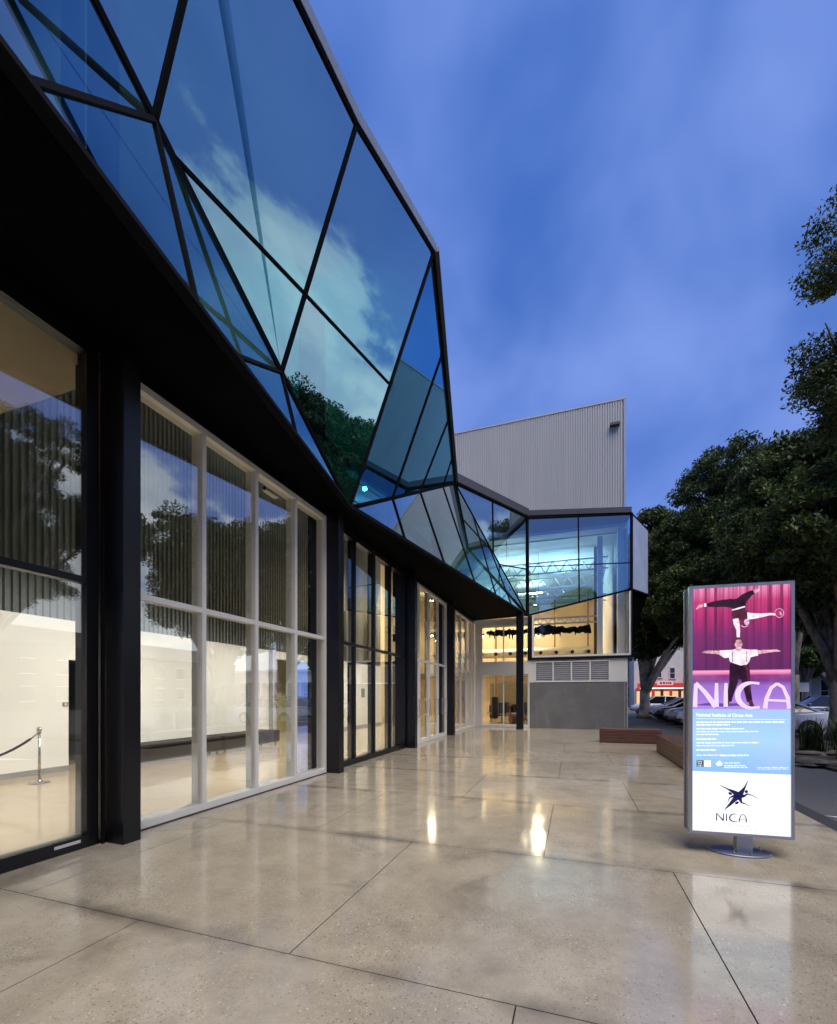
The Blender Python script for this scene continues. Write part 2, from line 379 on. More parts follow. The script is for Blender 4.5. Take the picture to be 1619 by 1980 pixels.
# ------------------------------------------------------------------ the arts building
FX = -4.72
bld = thing('arts_building', 'arts centre with faceted blue glass upper storey over black columns and lit glazed lobby', 'building', (FX, 0, 0))
K = onz(677, 983, 5.25); CC = onz(839, 488, 10.6); B = onz(690, 240, 10.0)
D = onpl(545, 720, K, CC, B); A = online(293, 235, K, D)
T0 = onpl(575, 0, D, B, A); T1 = onpl(355, 0, D, B, A); T2 = online(170, 0, K, D)
T0 = B + (T0-B)*2.2; T1 = A + (T1-A)*2.0; T2 = A + (T2-A)*3.6
E_ = onz(881, 935, 10.1); SY = 21.9
H_ = ony(1020, 1190, SY); F_ = ony(1020, 1001, SY); G_ = ony(1221, 992, SY); G2 = ony(1221, 1139, SY)
R_t = O + ray(1253, 1025)*22.4; R_b = O + ray(1253, 1150)*20.4
Q0 = onz(385, 600, 5.25); Qs = onz(38, 148, 5.25); Qb = K + (Qs-K)*1.9
R1 = onz(448, 683, 5.25); R2 = onz(577, 853, 5.25)
cw_edges = [(K, D), (D, A), (A, T2), (A, T1), (B, D), (B, T0), (B, CC), (CC, K), (CC, E_), (K, E_), (E_, H_), (E_, F_), (F_, H_), (F_, G_), (G_, G2), (G_, R_t), (R_t, R_b), (R_b, G2)]
def nrm(a, b, c, outx=1):
    n = (b-a).cross(c-a).normalized(); return n if n.x*outx >= 0 else -n
nU = nrm(K, CC, B); nL = nrm(K, Q0, A); nC = nrm(CC, K, E_); nK = nrm(K, E_, H_); nE = nrm(E_, F_, H_); nF = V((0, -1, 0))
cwm = MB()
for (a, b), n, w in zip(cw_edges, [nU, nU, nU, nU, nU, nU, nU, nC, nC, nC, nK, nE, nE, nF, nF, nF, V((1, 0, 0)), V((1, -1, 0))],
                        [.060, .060, .060, .055, .05, .07, .07, .055, .075, .09, .08, .09, .15, .14, .12, .08, .06, .08]):
    cwm.beam(a, b, w, 0.05 if w < .1 else .10, n, ext=0.01, shift=-0.010)
for a, b, n in ((K, Qb, nL), (K, H_, nK), (H_, G2, nF)): cwm.beam(a, b, 0.07, 0.10, n, ext=0.01, shift=0.0)
cw = cwm.build('curtain_wall', MAT['mull'], bld)
def pane(poly, mat, n, par, name='pane'):
    MB().prism([p - n*0.016 for p in poly], n*0.010).build(name, MAT[mat], par)
def cen_fix(poly, n):
    a = V((0, 0, 0))
    for i in range(len(poly)): a += (poly[i]-poly[0]).cross(poly[(i+1) % len(poly)]-poly[0])
    return poly if a.dot(n) > 0 else poly[::-1]
def P(poly, mat): 
    a = V((0, 0, 0))
    for i in range(len(poly)): a += (poly[i]-poly[0]).cross(poly[(i+1) % len(poly)]-poly[0])
    a.normalize()
    cc = sum(poly, V((0, 0, 0)))/len(poly)
    if a.dot(O-cc) < 0 and abs(a.x) < 2: a = -a; poly = poly[::-1]
    n = len(poly); vs = [q - a*.0140 for q in poly] + [q - a*.0105 for q in poly]
    fs = [(0, i+1, i) for i in range(1, n-1)] + [(n, n+i, n+i+1) for i in range(1, n-1)] + [(i, (i+1) % n, n+(i+1) % n, n+i) for i in range(n)]
    MB().add(vs, fs).build('pane', MAT[mat], cw)
def mul(a, b, n, w=0.055, dp=0.042): MB().beam(a, b, w*.8, dp, n, shift=-0.008).build('mullion', MAT['mull'], cw)
P([D, B, T0, T1, A], 'blue'); P([K, CC, B, D], 'blue'); P([A, T1, T2], 'blue')
# fine transom that runs across the two big panes
x0 = onpl(318, 282, K, CC, B); x1 = onpl(590, 568, K, CC, B); x2 = onpl(753, 742, K, CC, B)
mul(x0, x1, nU, 0.035, 0.05); mul(x1, x2, nU, 0.035, 0.05)
P([A, Q0, R1, D], 'soft'); P([R1, R2, D], 'soft'); P([R2, K, D], 'soft'); P([A, Qs, Q0], 'soft'); P([A, T2, Qb, Qs], 'soft')
mul(A, Q0, nL); mul(A, Qs + (A-Qs)*0.02, nL, 0.05); mul(R1, D, nL, 0.05); mul(R2, D, nL, 0.05)
c1, k1 = online(856, 680, CC, E_), online(760, 965, K, E_)
c2, k2 = online(866, 808, CC, E_), online(813, 951, K, E_)
c3, k3 = online(876, 882, CC, E_), online(857, 941, K, E_)
P([CC, K, k1, c1], 'deep'); P([c1, k1, k2, c2], 'deep'); P([c2, k2, k3, c3], 'deep'); P([c3, k3, E_], 'deep')
for a, b in ((c1, k1), (c2, k2), (c3, k3)): mul(a, b, nC, 0.08)
b1, b2, b3, b4, b5 = [online(*q, K, H_) for q in ((785, 1049), (861, 1095), (919, 1130), (960, 1154), (990, 1172))]
e4, e5 = online(913, 998, E_, H_), online(944, 1050, E_, H_)
P([K, k1, b1], 'pale'); P([k1, k2, b2, b1], 'pale'); P([k2, k3, b3, b2], 'pale'); P([k3, E_, e4, b4, b3], 'pale'); P([e4, e5, b5, b4], 'pale'); P([e5, H_, b5], 'pale')
for a, b in ((k1, b1), (k2, b2), (k3, b3), (e4, b4), (e5, b5)): mul(a, b, nK, 0.08)
f1 = online(953, 968, E_, F_); h1 = online(955, 1068, E_, H_); h2 = online(968, 1090, E_, H_); fh = ony(1020, 1101, SY)
P([E_, f1, h1], 'cyan'); P([f1, F_, fh, h2, h1], 'cyan'); P([h2, fh, H_], 'cyan')
mul(f1, h1, nE, 0.08); mul(h2, fh, nE, 0.06)
mt, mb_ = ony(1118, 997, SY), ony(1120, 1166, SY); tl_, tr_ = ony(1021, 1096, SY), ony(1221, 1088, SY); tm = ony(1119, 1092, SY)
P([F_, mt, tm, tl_], 'cyan'); P([mt, G_, tr_, tm], 'cyan'); P([tl_, tm, mb_, H_], 'cyan'); P([tm, tr_, G2, mb_], 'cyan')
mul(mt, mb_, nF, 0.08); mul(tl_, tr_, nF, 0.05)
MB().add([G_, R_t, R_b, G2] + [q + V((-.05, .05, 0)) for q in (G_, R_t, R_b, G2)], [(0, 1, 2), (0, 2, 3), (4, 6, 5), (4, 7, 6), (0, 4, 5, 1), (1, 5, 6, 2), (2, 6, 7, 3), (3, 7, 4, 0)]).build('sky_painted_pane', paint('painted_sky_reflection', (.33, .41, .64), .4, .06, 1.5), cw)  # opaque end pane, reflected sky painted in as its pale blue
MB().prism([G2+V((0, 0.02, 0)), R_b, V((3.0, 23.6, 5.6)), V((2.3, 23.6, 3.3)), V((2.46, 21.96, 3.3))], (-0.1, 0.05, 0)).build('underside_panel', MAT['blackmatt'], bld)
# cappings along the roof edge
up = V((0, 0, 1))
MB().beam(B + up*.09, T0 + up*.09, .12, .10, nU, shift=0).beam(B + up*.09, CC + up*.09, .12, .10, nU).build('roof_capping', MAT['capl'], bld)
MB().beam(E_ + up*.24, F_ + up*.24, .34, .16, nE).beam(F_ + up*.22 + V((-.02, .02, 0)), G_ + up*.14, .24, .14, nF).build('roof_capping', MAT['cap'], bld)
MB().beam(CC + up*.06, E_ + up*.06, .10, .2, V((0.7, 0.1, 0))).build('roof_capping', MAT['cap'], bld)
back = -12.5
rp = [T0, B, CC, E_, F_, G_]
rm = MB()
for p, q in zip(rp, rp[1:]):
    rm.add([p - up*.02, q - up*.02, V((min(q.x, back) if q.y < 20 else q.x, max(q.y, 24) if q.y > 20 else q.y, 9.95)), V((min(p.x, back) if p.y < 20 else p.x, max(p.y, 24) if p.y > 20 else p.y, 9.95))], [(0, 1, 2, 3)])
rm.build('roof', MAT['taupe'], bld)
# soffit
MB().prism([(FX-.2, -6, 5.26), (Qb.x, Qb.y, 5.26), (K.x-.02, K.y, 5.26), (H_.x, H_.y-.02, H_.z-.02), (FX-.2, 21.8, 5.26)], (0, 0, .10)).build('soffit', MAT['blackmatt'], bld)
MB().box((FX-.20, -6, 5.145), (FX+.04, 21.88, 5.255)).build('head_beam', MAT['black'], bld)
# columns
for y in (3.34, 7.82, 12.30, 16.78):
    MB().bbox((FX-.42, y, 0), (FX+.31, y+.20, 5.25), .006).build('column', MAT['black'], bld)
    MB().bbox((FX-.62, y-.02, 5.36), (FX-.22, y+.36, 9.5), .006).build('column', MAT['black'], bld)
MB().bbox((-2.52, 20.80, 0), (-2.20, 21.02, 5.34), .006).build('column', MAT['black'], bld)
# narrow guide rails beside the first column
for y, x in ((3.28, -.02), (3.30, .05), (3.25, -.1)):
    MB().box((FX+x, y-.012, 0), (FX+x+.03, y+.012, 5.14)).build('guide_rail', MAT['mull'], bld)

def bay(name, y0, y1, muls, mat, w, dep, z0=0.0, ztr=2.69, door=False, lab=None):
    """one glazed bay of the lobby front, glass near the outer face and deep mullions behind"""
    m = MB()
    hb = .13 if w > .07 else .10
    xg = FX - .015
    m.box((xg-dep, y0, z0+.005), (FX+.03, y1, z0+hb)).box((xg-dep, y0, 5.06), (FX+.03, y1, 5.144))
    m.box((xg-dep, y0, z0+hb), (FX+.03, y0+w, 5.06)).box((xg-dep, y1-w, z0+hb), (FX+.03, y1, 5.06))
    f = m.build(name, mat, bld, label=lab)
    e = [y0+w] + [q for y in muls for q in (y-w/2, y+w/2)] + [y1-w]
    for y in muls:
        MB().box((xg-dep, y-w/2, z0+hb), (FX+.03, y+w/2, 5.06)).build('mullion', mat, f)
    for a, b in zip(e[::2], e[1::2]):
        MB().box((xg-dep*.6, a, ztr-.035), (FX+.028, b, ztr+.035)).build('transom', mat, f)
        for za_, zb in ((z0+hb, ztr-.035), (ztr+.035, 5.06)):
            MB().box((xg-.006, a, za_), (xg+.006, b, zb)).build('pane', MAT['clear'], f)
        if door and b-a > .5:
            for q in (a, b-.07):
                MB().box((xg-.04, q, z0+hb), (xg+.034, q+.07, ztr-.035)).build('door_stile', mat, f)
            MB().tube([(FX+.09, b-.12, .85), (FX+.09, b-.12, 1.45)], .014).tube([(FX+.02, b-.12, .9), (FX+.09, b-.12, .9)], .01).tube([(FX+.02, b-.12, 1.4), (FX+.09, b-.12, 1.4)], .01).build('handle', MAT['steel'], f)
    return f
sd = bay('sliding_door', -3.5, 3.27, (-1.3, 0.95), MAT['black'], .11, .09, ztr=2.725, lab='tall black framed glazed door')
MB().box((FX+.031, 2.86, .07), (FX+.034, 3.10, .10)).build('maker_plate', paint('label_white', (.6, .6, .6), .5), sd)
bay('window', 3.56, 7.81, (4.69, 5.74, 6.78), MAT['white'], .07, .14)
bay('window', 8.04, 12.28, (9.05, 10.10, 11.15), MAT['black'], .085, .13)
bay('entrance_door', 12.52, 16.76, (13.5, 14.55, 15.6), MAT['white'], .08, .12, door=True)
bay('window', 17.0, 21.84, (18.05, 19.1, 20.15, 21.2), MAT['white'], .06, .10)
# threshold under the white window, thin dark line on the paving
MB().box((FX+.032, 3.56, .002), (FX+.055, 7.81, .014)).build('threshold', MAT['joint'], bld)

# ---- end wall, louvres, big picture window
ew = MB()
X0, X1, XW0, XW1 = FX+.02, -2.02, -4.37, -2.08
for a, b in (((X0, SY, 0), (XW0, SY+.25, 5.3)), ((XW1, SY, 0), (X1, SY+.25, 5.3)), ((XW0, SY, 0), (XW1, SY+.25, .09)), ((XW0, SY, 2.58), (XW1, SY+.25, 3.17)), ((XW0, SY, 5.0), (XW1, SY+.25, 5.3))): ew.box(a, b)
ewo = ew.build('end_wall', MAT['endwall'], bld)
for z0, z1 in ((.09, 2.58), (3.17, 5.0)):
    f = MB(); m = .045
    f.box((XW0, SY+.06, z0), (XW0+m, SY+.14, z1)).box((XW1-m, SY+.06, z0), (XW1, SY+.14, z1)).box((XW0+m, SY+.06, z0), (XW1-m, SY+.14, z0+m)).box((XW0+m, SY+.06, z1-m), (XW1-m, SY+.14, z1))
    fo = f.build('window', MAT['white'], bld)
    xm = -3.27
    MB().box((xm-.025, SY+.06, z0+m), (xm+.025, SY+.14, z1-m)).build('mullion', MAT['white'], fo)
    for a, b in ((XW0+m, xm-.025), (xm+.025, XW1-m)): MB().box((a, SY+.09, z0+m), (b, SY+.102, z1-m)).build('pane', MAT['hall'], fo)
gw = MB().box((-2.018, SY+.01, 0), (2.25, SY+.3, 2.175)).build('grey_wall', MAT['grey'], bld)
MB().box((2.252, SY+.06, 0), (2.275, 36, 9.4)).build('side_wall', MAT['endwall'], bld)
MB().box((2.13, SY+.004, .01), (2.136, SY+.012, 2.17)).build('wall_joint', MAT['endwall'], bld)
LX0, LX1 = -1.75, 1.51
pw = MB().box((-2.018, SY+.02, 2.178), (LX0, SY+.3, 3.235)).box((LX1, SY+.02, 2.178), (2.25, SY+.3, 3.235)).box((LX0, SY+.16, 2.178), (LX1, SY+.3, 3.235)).build('white_panel', MAT['endwall'], bld)
lv = MB(); m = .055
n4 = 4; step = (LX1-LX0)/n4
lv.box((LX0, SY-.01, 2.185), (LX1, SY+.08, 2.185+m)).box((LX0, SY-.01, 3.12), (LX1, SY+.08, 3.12+m))
for i in range(n4+1): lv.box((LX0+i*step-m/2, SY-.012, 2.185+m), (LX0+i*step+m/2, SY+.08, 3.12))
lvo = lv.build('louvre_vent', MAT['white'], bld)
first = None
for i in range(n4):
    for k in range(9):
        z = 2.255 + k*.0965
        if first is None:
            first = MB().prism([(-(step-m)/2+.01, .005, .0), ((step-m)/2-.01, .005, .0), ((step-m)/2-.01, .055, .085), (-(step-m)/2+.01, .055, .085)], (0, .01, -.004)).build('slat', MAT['grill'], lvo, local=True)
            s_ = first
        else:
            s_ = first.copy(); C.objects.link(s_); s_.parent = lvo
        s_.location = V((LX0+(i+.5)*step, SY+.0, z)) - wpos(bld)
# picture window under the cyan glass box
WB = 3.36
tlz = lambda x: H_.z + (G2.z-H_.z)*(x-H_.x)/(G2.x-H_.x)
sur = MB()
sur.box((-2.10, SY-.06, 3.245), (2.46, SY+.28, WB)).prism([(-2.10, SY-.06, WB), (-1.90, SY-.06, WB), (-1.90, SY-.06, tlz(-1.90)-.06), (-2.10, SY-.06, tlz(-2.10)-.06)], (0, .34, 0))
sur.prism([(2.40, SY-.06, WB), (2.46, SY-.06, WB), (2.46, SY-.06, tlz(2.44)-.06), (2.40, SY-.06, tlz(2.40)-.06)], (0, .34, 0))
suo = sur.build('window_surround', MAT['black'], bld)
wf = MB(); a, b = -1.90, 2.40; t_ = .09
wf.box((a, SY-.03, WB), (b, SY+.1, WB+t_)).prism([(a, SY-.03, WB+t_), (a+t_, SY-.03, WB+t_), (a+t_, SY-.03, tlz(a+t_)-.07), (a, SY-.03, tlz(a)-.07)], (0, .13, 0)).prism([(b-t_, SY-.03, WB+t_), (b, SY-.03, WB+t_), (b, SY-.03, tlz(b)-.07), (b-t_, SY-.03, tlz(b-t_)-.07)], (0, .13, 0))
wfo = wf.build('picture_window', MAT['white'], bld)
a += t_; b -= t_
MB().prism([(a, SY+.03, WB+t_), (b, SY+.03, WB+t_), (b, SY+.03, tlz(b)-.05), (a, SY+.03, tlz(a)-.05)], (0, .012, 0)).build('pane', MAT['hall'], wfo)

# ---- high hall clad in ribbed sheet
def ribbed(x0, x1, y, z0, ztop, pitch, depth, sgn=-1):
    m = MB(); n = int((x1-x0)/pitch); vs = []; fs = []
    xs = []
    for i in range(n):
        b = x0 + i*pitch
        xs += [(b, depth), (b+pitch*.60, depth), (b+pitch*.66, 0), (b+pitch*.94, 0)]
    xs.append((x0+n*pitch, depth))
    for x, dd in xs: vs += [(x, y+sgn*dd, z0), (x, y+sgn*dd, ztop(x))]
    fs = [(2*i, 2*i+2, 2*i+3, 2*i+1) for i in range(len(xs)-1)]
    return m.add(vs, fs)
CY = 23.2
tp0, tp1 = ony(877, 842, CY), ony(1205, 774, CY)
ztop = lambda x: tp0.z + (tp1.z-tp0.z)*(x-tp0.x)/(tp1.x-tp0.x)
hx1 = tp1.x
hw = ribbed(-11.8, hx1, CY, 9.3, ztop, .112, .045).build('ribbed_wall', MAT['sheet'], bld)
MB().prism([(hx1+.01, CY-.06, 9.0), (hx1+.13, CY-.06, 9.0), (hx1+.13, CY-.06, ztop(hx1)+.04), (hx1+.01, CY-.06, ztop(hx1)+.04)], (0, 14, 0)).build('corner_trim', MAT['capl'], bld)
MB().beam((-11.8, CY+.02, ztop(-11.8)+.06), (hx1+.13, CY+.02, ztop(hx1)+.06), .07, .16, (0, -1, 0)).build('roof_capping', MAT['sheet'], bld)
MB().prism([(-11.8, CY, ztop(-11.8)), (hx1, CY, ztop(hx1)), (hx1, CY+13, ztop(hx1)), (-11.8, CY+13, ztop(-11.8))], (0, 0, .03)).build('roof', MAT['cap'], bld)
wl = ony(1188, 824, CY)
MB().box((wl.x-.22, CY-.28, wl.z-.06), (wl.x+.22, CY-.05, wl.z+.05)).build('wall_light', MAT['cap'], bld)

# ---- lobby interior
WX = -9.95
lobby = MB().box((-13, -6, -.10), (FX-.13, 36, -.002)).build('lobby_floor', MAT['lobby_floor'], bld)
MB().box((FX-.13, SY+.3, -.10), (2.25, 36, -.003)).build('hall_floor', MAT['lobby_floor'], bld)
w = MB()
for y0, y1, z0, z1 in ((-6, 6.34, 0, 3.12), (6.34, 7.25, 2.3, 3.12), (7.25, 12.80, 0, 3.12), (17.0, 22.3, 0, 3.12), (12.8, 17.0, 2.85, 3.12)): w.box((WX-.15, y0, z0), (WX, y1, z1))
w.build('lobby_wall', MAT['wall'], bld)
w = MB()
for y0, y1 in ((-6, 6.34), (7.25, 12.80), (17.0, 22.3)): w.box((WX, y0, 0), (WX+.015, y1, .10))
w.build('skirting', MAT['skirt'], bld)
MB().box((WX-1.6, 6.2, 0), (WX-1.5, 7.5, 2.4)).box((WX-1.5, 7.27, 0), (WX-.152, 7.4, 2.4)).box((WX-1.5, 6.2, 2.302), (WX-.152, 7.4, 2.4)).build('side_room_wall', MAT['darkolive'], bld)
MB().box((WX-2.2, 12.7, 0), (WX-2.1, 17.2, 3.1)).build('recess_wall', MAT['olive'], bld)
for y in (13.9, 15.3):
    MB().box((WX-2.098, y, 0), (WX-2.06, y+1.0, 2.2)).build('recess_door', paint('olive_door', (.36, .33, .16), .5), bld)
for y in (12.82, 16.9): MB().box((WX-.3, y, 0), (WX+.12, y+.16, 3.12)).build('post', MAT['wall'], bld)
# ribbed dark wall over the white lower wall
rw = MB(); pitch = .13; n = int(28.3/pitch); vs = []; fs = []; prof = []
for i in range(n):
    b0 = -6 + i*pitch; prof += [(b0, 0), (b0+pitch*.4, 0), (b0+pitch*.5, .05), (b0+pitch*.9, .05)]
for y, dd in prof: vs += [(WX-.06+dd, y, 3.122), (WX-.06+dd, y, 10.2)]
rw.add(vs, [(2*i, 2*i+1, 2*i+3, 2*i+2) for i in range(len(prof)-1)])
rw.build('ribbed_inner_wall', MAT['poly'], bld)
MB().box((WX-.05, -6, 5.15), (FX-.22, 3.6, 5.3)).build('ceiling', MAT['taupe'], bld)
MB().box((WX, 3.4, 5.302), (FX-.22, 3.55, 9.95)).build('void_wall', MAT['taupe'], bld)
MB().box((FX-.9, 3.6, 5.7), (FX-.7, 21.8, 5.95)).build('inner_beam', MAT['black'], bld)
MB().box((FX-.75, 7.9, 7.2), (FX-.55, 21.8, 7.4)).build('inner_beam', MAT['black'], bld)
# ---- the lit hall behind the end wall
MB().box((-13, 35, 0), (2.25, 35.2, 11)).build('hall_wall', MAT['cream'], bld)
MB().box((1.9, 22.4, 3.3), (2.24, 22.9, 9.2)).box((1.05, 23.0, 3.3), (1.3, 23.3, 9.2)).build('pilaster', MAT['wall'], bld)
MB().box((1.75, 23.35, 0), (1.80, 34.9, 9.0)).build('hall_side_wall', MAT['endwall'], bld)
MB().box((-13, 22.4, 9.35), (2.25, 35, 9.5)).build('hall_ceiling', MAT['wall'], bld)
MB().box((-13.2, 22.4, 0), (-13, 35, 9.4)).build('hall_wall', MAT['cream'], bld)
MB().box((-13, 34.6, 3.0), (2.2, 34.98, 3.35)).build('hall_beam', MAT['taupe'], bld)
MB().box((-6.2, 34.7, 0), (-3.2, 34.96, 2.5)).build('hall_door', paint('hall_door_grey', (.16, .14, .09), .6), bld)
MB().box((-2.6, 34.7, 0), (.9, 34.96, 2.75)).build('hall_door', paint('hall_door_dark', (.09, .08, .06), .6), bld)
for x in (-5.7, -1.35, .95): MB().box((x-.05, 34.4, 0), (x+.05, 34.5, 9)).build('wall_post', paint('rust_post', (.22, .10, .03), .6), bld)
dct = MB().tube([(-8, 33.6, 4.70), (1.7, 33.6, 4.70)], .34, 14).build('air_duct', paint('duct_metal', (.55, .52, .45), .4, me=.5), bld, smooth=True)
for i in range(8):
    x = -6.6 + i*1.08
    MB().tube([(x, 33.29, 4.65), (x, 33.18, 4.63)], .13, 12).build('air_vent', MAT['black'], dct)
MB().box((.98, 24.9, 3.3), (1.18, 25.1, 9.3)).build('timber_post', paint('brown_post', (.09, .05, .022), .7), bld)
# roof trusses of the hall, seen through the cyan glass
def truss(y, z, xa, xb, par, hgt=.6, pitch=.75, mat='wall'):
    m = MB().beam((xa, y, z), (xb, y, z), .07, .07).beam((xa, y, z+hgt), (xb, y, z+hgt), .07, .07)
    n = int((xb-xa)/pitch)
    for i in range(n):
        m.beam((xa+i*pitch, y, z), (xa+(i+.5)*pitch, y, z+hgt), .045, .045).beam((xa+(i+.5)*pitch, y, z+hgt), (xa+(i+1)*pitch, y, z), .045, .045)
    return m.build('roof_truss', MAT[mat], par)
for y in (25.5, 29, 32.5): truss(y, 8.3, -9, 1.7, bld, mat='silver')
truss(27, 6.9, -7, 1.7, bld, .35, .5, 'silver')
truss(24.6, 5.35, -5.5, 1.2, bld, .3, .42, 'silver')

# lamps of the lobby: wall washers behind the head beam
wlamp = emit('lamp_lens', (1.0, .93, .80), 14)
def spot(y, x, z, tgt, power, size=105, col=(1, .94, .87), name='wall_washer', lens=True, lab='', grp='wall washers behind the glazing head', rad=.12):
    t = thing(name, lab, 'lamp', (x, y, z), group=grp)
    dr = (V(tgt) - V((x, y, z))).normalized()
    MB().tube([V((x, y, z)) - dr*.16, V((x, y, z)) + dr*.02], [.07, .085], 12).build('housing', MAT['cap'], t)
    if lens: MB().tube([V((x, y, z)) + dr*.021, V((x, y, z)) + dr*.03], .07, 12).build('lens', wlamp, t)
    l = bpy.data.lights.new('lamp', 'SPOT'); l.energy = power; l.spot_size = R(size); l.spot_blend = .6; l.color = col; l.shadow_soft_size = rad
    o = bpy.data.objects.new('lamp', l); C.objects.link(o); o.parent = t
    o.location = dr*.06; o.rotation_euler = (-dr).to_track_quat('Z', 'Y').to_euler()
    return t
for i, (y, z, p) in enumerate(((1.6, 5.0, 1150), (5.9, 5.55, 1500), (9.6, 5.55, 1500), (13.4, 5.55, 1400), (17.2, 5.55, 1400), (20.8, 5.55, 1250))):
    spot(y, -5.35, z, (WX+1.6, y-.5, 0), p, 92, lab='small lobby lamp behind the head of the ' + ('tall black door', 'white window beside the first column', 'black framed window', 'white framed entrance doors', 'last white framed window', 'glazing next to the end wall')[i])
PI_ = math.pi
for i, (x, y) in enumerate(((-10, 33.2), (-6.5, 33.2), (-3, 33.2))):
    t = thing('hall_lamp', ('leftmost', 'middle one', 'rightmost')[i] + ' of the broad ceiling lamps by the hall far wall', 'lamp', (x, y, 8.9), group='broad lamps under the hall ceiling')
    MB().box((x-.9, y-.5, 8.93), (x+.9, y+.5, 9.05)).build('housing', MAT['cap'], t)
    l = bpy.data.lights.new('lamp', 'AREA'); l.shape = 'RECTANGLE'; l.size = 1.7; l.size_y = .9; l.energy = 1350; l.color = (1.0, .80, .50)
    o = bpy.data.objects.new('lamp', l); C.objects.link(o); o.parent = t; o.location = (0, 0, .02); o.rotation_euler = (R(-38), 0, 0)
for i, (x, y) in enumerate(((-3.6, 26.5), (-.6, 27.5))):  # added lamps, brighten the hall ceiling seen through the cyan glass
    t = thing('added_uplight', ('left', 'right')[i] + ' one of two added lamps brightening the hall ceiling and glass box', 'lamp', (x, y, 7.6), group='added uplights under the hall ceiling')
    MB().box((x-.5, y-.2, 7.5), (x+.5, y+.2, 7.58)).build('housing', MAT['wall'], t); MB().tube([(x, y, 7.58), (x, y, 9.34)], .012, 6).build('rod', MAT['steel'], t)
    l = bpy.data.lights.new('lamp', 'AREA'); l.shape = 'RECTANGLE'; l.size = .9; l.size_y = .35; l.energy = 170; l.color = (1.0, .93, .82)
    o = bpy.data.objects.new('lamp', l); C.objects.link(o); o.parent = t; o.location = (0, 0, .0); o.rotation_euler = (PI_, 0, 0)
for i, (px, Yd, z) in enumerate(((835, 23.6, 4.75), (935, 25.5, 4.95), (1041, 24.2, 4.78))):
    q = O + ray(px, 1345)*Yd; q.z = z
    t = thing('hanging_lamp', 'small warm hanging lamp in the hall, ' + ('seen through the entrance glazing', 'seen in the upper pane of the end window', 'seen low in the picture window')[i], 'lamp', q, group='small hanging lamps in the hall')
    MB().lathe([(.02, .16), (.09, .04), (.09, 0)], q, 12).build('shade', MAT['cap'], t)
    MB().tube([q + V((0, 0, .16)), V((q.x, q.y, 9.3))], .008, 5).build('cable', MAT['rubber'], t)
    MB().lathe([(.02, -.05), (.05, -.02), (.05, .02), (.02, .035)], (q.x, q.y, q.z-.02), 12).build('bulb', emit('warm_bulb', (1, .80, .48), 55), t)
for i, (px, py, x, e) in enumerate(((600, 806, -5.35, 600), (705, 945, -4.95, 350), (348, 552, -3.98, 120))):
    q = onx(px, py, x)
    t = thing('void_lamp', 'small glowing lamp inside the blue glass ' + ('beside the dark inner column', 'low in the corner above the second black column', 'at the lower edge over the white window')[i], 'lamp', q, group='small lamps glowing behind the blue glass')
    MB().tube([q + V((0, .02, -.14)), q + V((0, .02, -.07))], .05, 10).build('housing', MAT['cap'], t)
    MB().lathe([(.012, -.06), (.06, -.02), (.06, .03), (.015, .055)], q, 12).build('bulb', emit('white_bulb', (1, 1, .95), 90), t)
    l = bpy.data.lights.new('lamp', 'SPOT'); l.energy = e; l.color = (1, .97, .9); l.shadow_soft_size = .06; l.spot_size = R(125); l.spot_blend = .7
    o = bpy.data.objects.new('lamp', l); C.objects.link(o); o.parent = t; o.location = (-.1, .05, .18); o.rotation_euler = (V((.35, -.45, -1))).to_track_quat('Z', 'Y').to_euler()
# the glaring flood lamp low in the corner of the glass box
fl = ony(1035, 1170, 22.25)
t = thing('flood_lamp', 'bright flood lamp glaring through the corner of the cyan glass box', 'lamp', fl)
MB().box(fl+V((-.09, .0, -.08)), fl+V((.09, .12, .08))).build('housing', MAT['cap'], t)
MB().lathe([(.06, 0), (.075, .02), (.06, .05)], (fl.x, fl.y-.06, fl.z-.03), 14).build('lens', emit('flood_lens', (1, .95, .85), 8), t)

# ------------------------------------------------------------------ things in the lobby
def ottoman(y0, y1, x0, x1, lab):
    t = thing('ottoman', lab, 'ottoman', ((x0+x1)/2, (y0+y1)/2, 0), group='black leather ottomans along the lobby wall')
    MB().bbox((x0, y0, .10), (x1, y1, .46), .04).build('seat', MAT['leather'], t)
    for x in (x0+.10, x1-.10):
        for y in (y0+.12, y1-.12):
            MB().tube([(x, y, .10), (x, y, .06)], .018, 8).lathe([(.012, 0), (.035, .012), (.038, .03), (.035, .05), (.012, .062)], (x, y, 0), 10).build('foot', MAT['steel'], t, smooth=True)
ottoman(7.02, 9.52, -9.55, -8.88, 'black leather ottoman beside the near black column, with steel feet')
ottoman(9.55, 11.95, -9.60, -8.86, 'black leather ottoman ending by the grey post with vertical lettering')
sx, sy = -8.95, 5.22
t = thing('stanchion', 'chrome ball topped stanchion on the lobby floor by the doorway', 'stanchion', (sx, sy, 0))
MB().lathe([(.16, 0), (.16, .012), (.12, .022), (.045, .03), (.04, .05), (.024, .07)], (sx, sy, 0), 24).build('base', MAT['steel'], t, smooth=True)
MB().tube([(sx, sy, .06), (sx, sy, .90)], .020, 14).build('pole', MAT['steel'], t, smooth=True)
MB().lathe([(.022, .88), (.034, .885), (.034, .90), (.02, .905), (.03, .915), (.043, .94), (.043, .955), (.03, .985), (.01, .995)], (sx, sy, 0), 18).build('finial', MAT['steel'], t, smooth=True)
rp_ = []
for i in range(17):
    u = i/16; rp_.append((sx, sy-.02 - u*1.9, .88 - 1.62*u*(1-u)*.95))
t = thing('barrier_rope', 'black barrier rope sagging from the chrome stanchion', 'rope', (sx, sy, 0))
MB().tube(rp_[1:], .021, 10).build('rope', MAT['rope'], t, smooth=True)
MB().tube(rp_[:2], .012, 8).build('hook', MAT['steel'], t, smooth=True)
cm = onx(524, 952, -5.15)
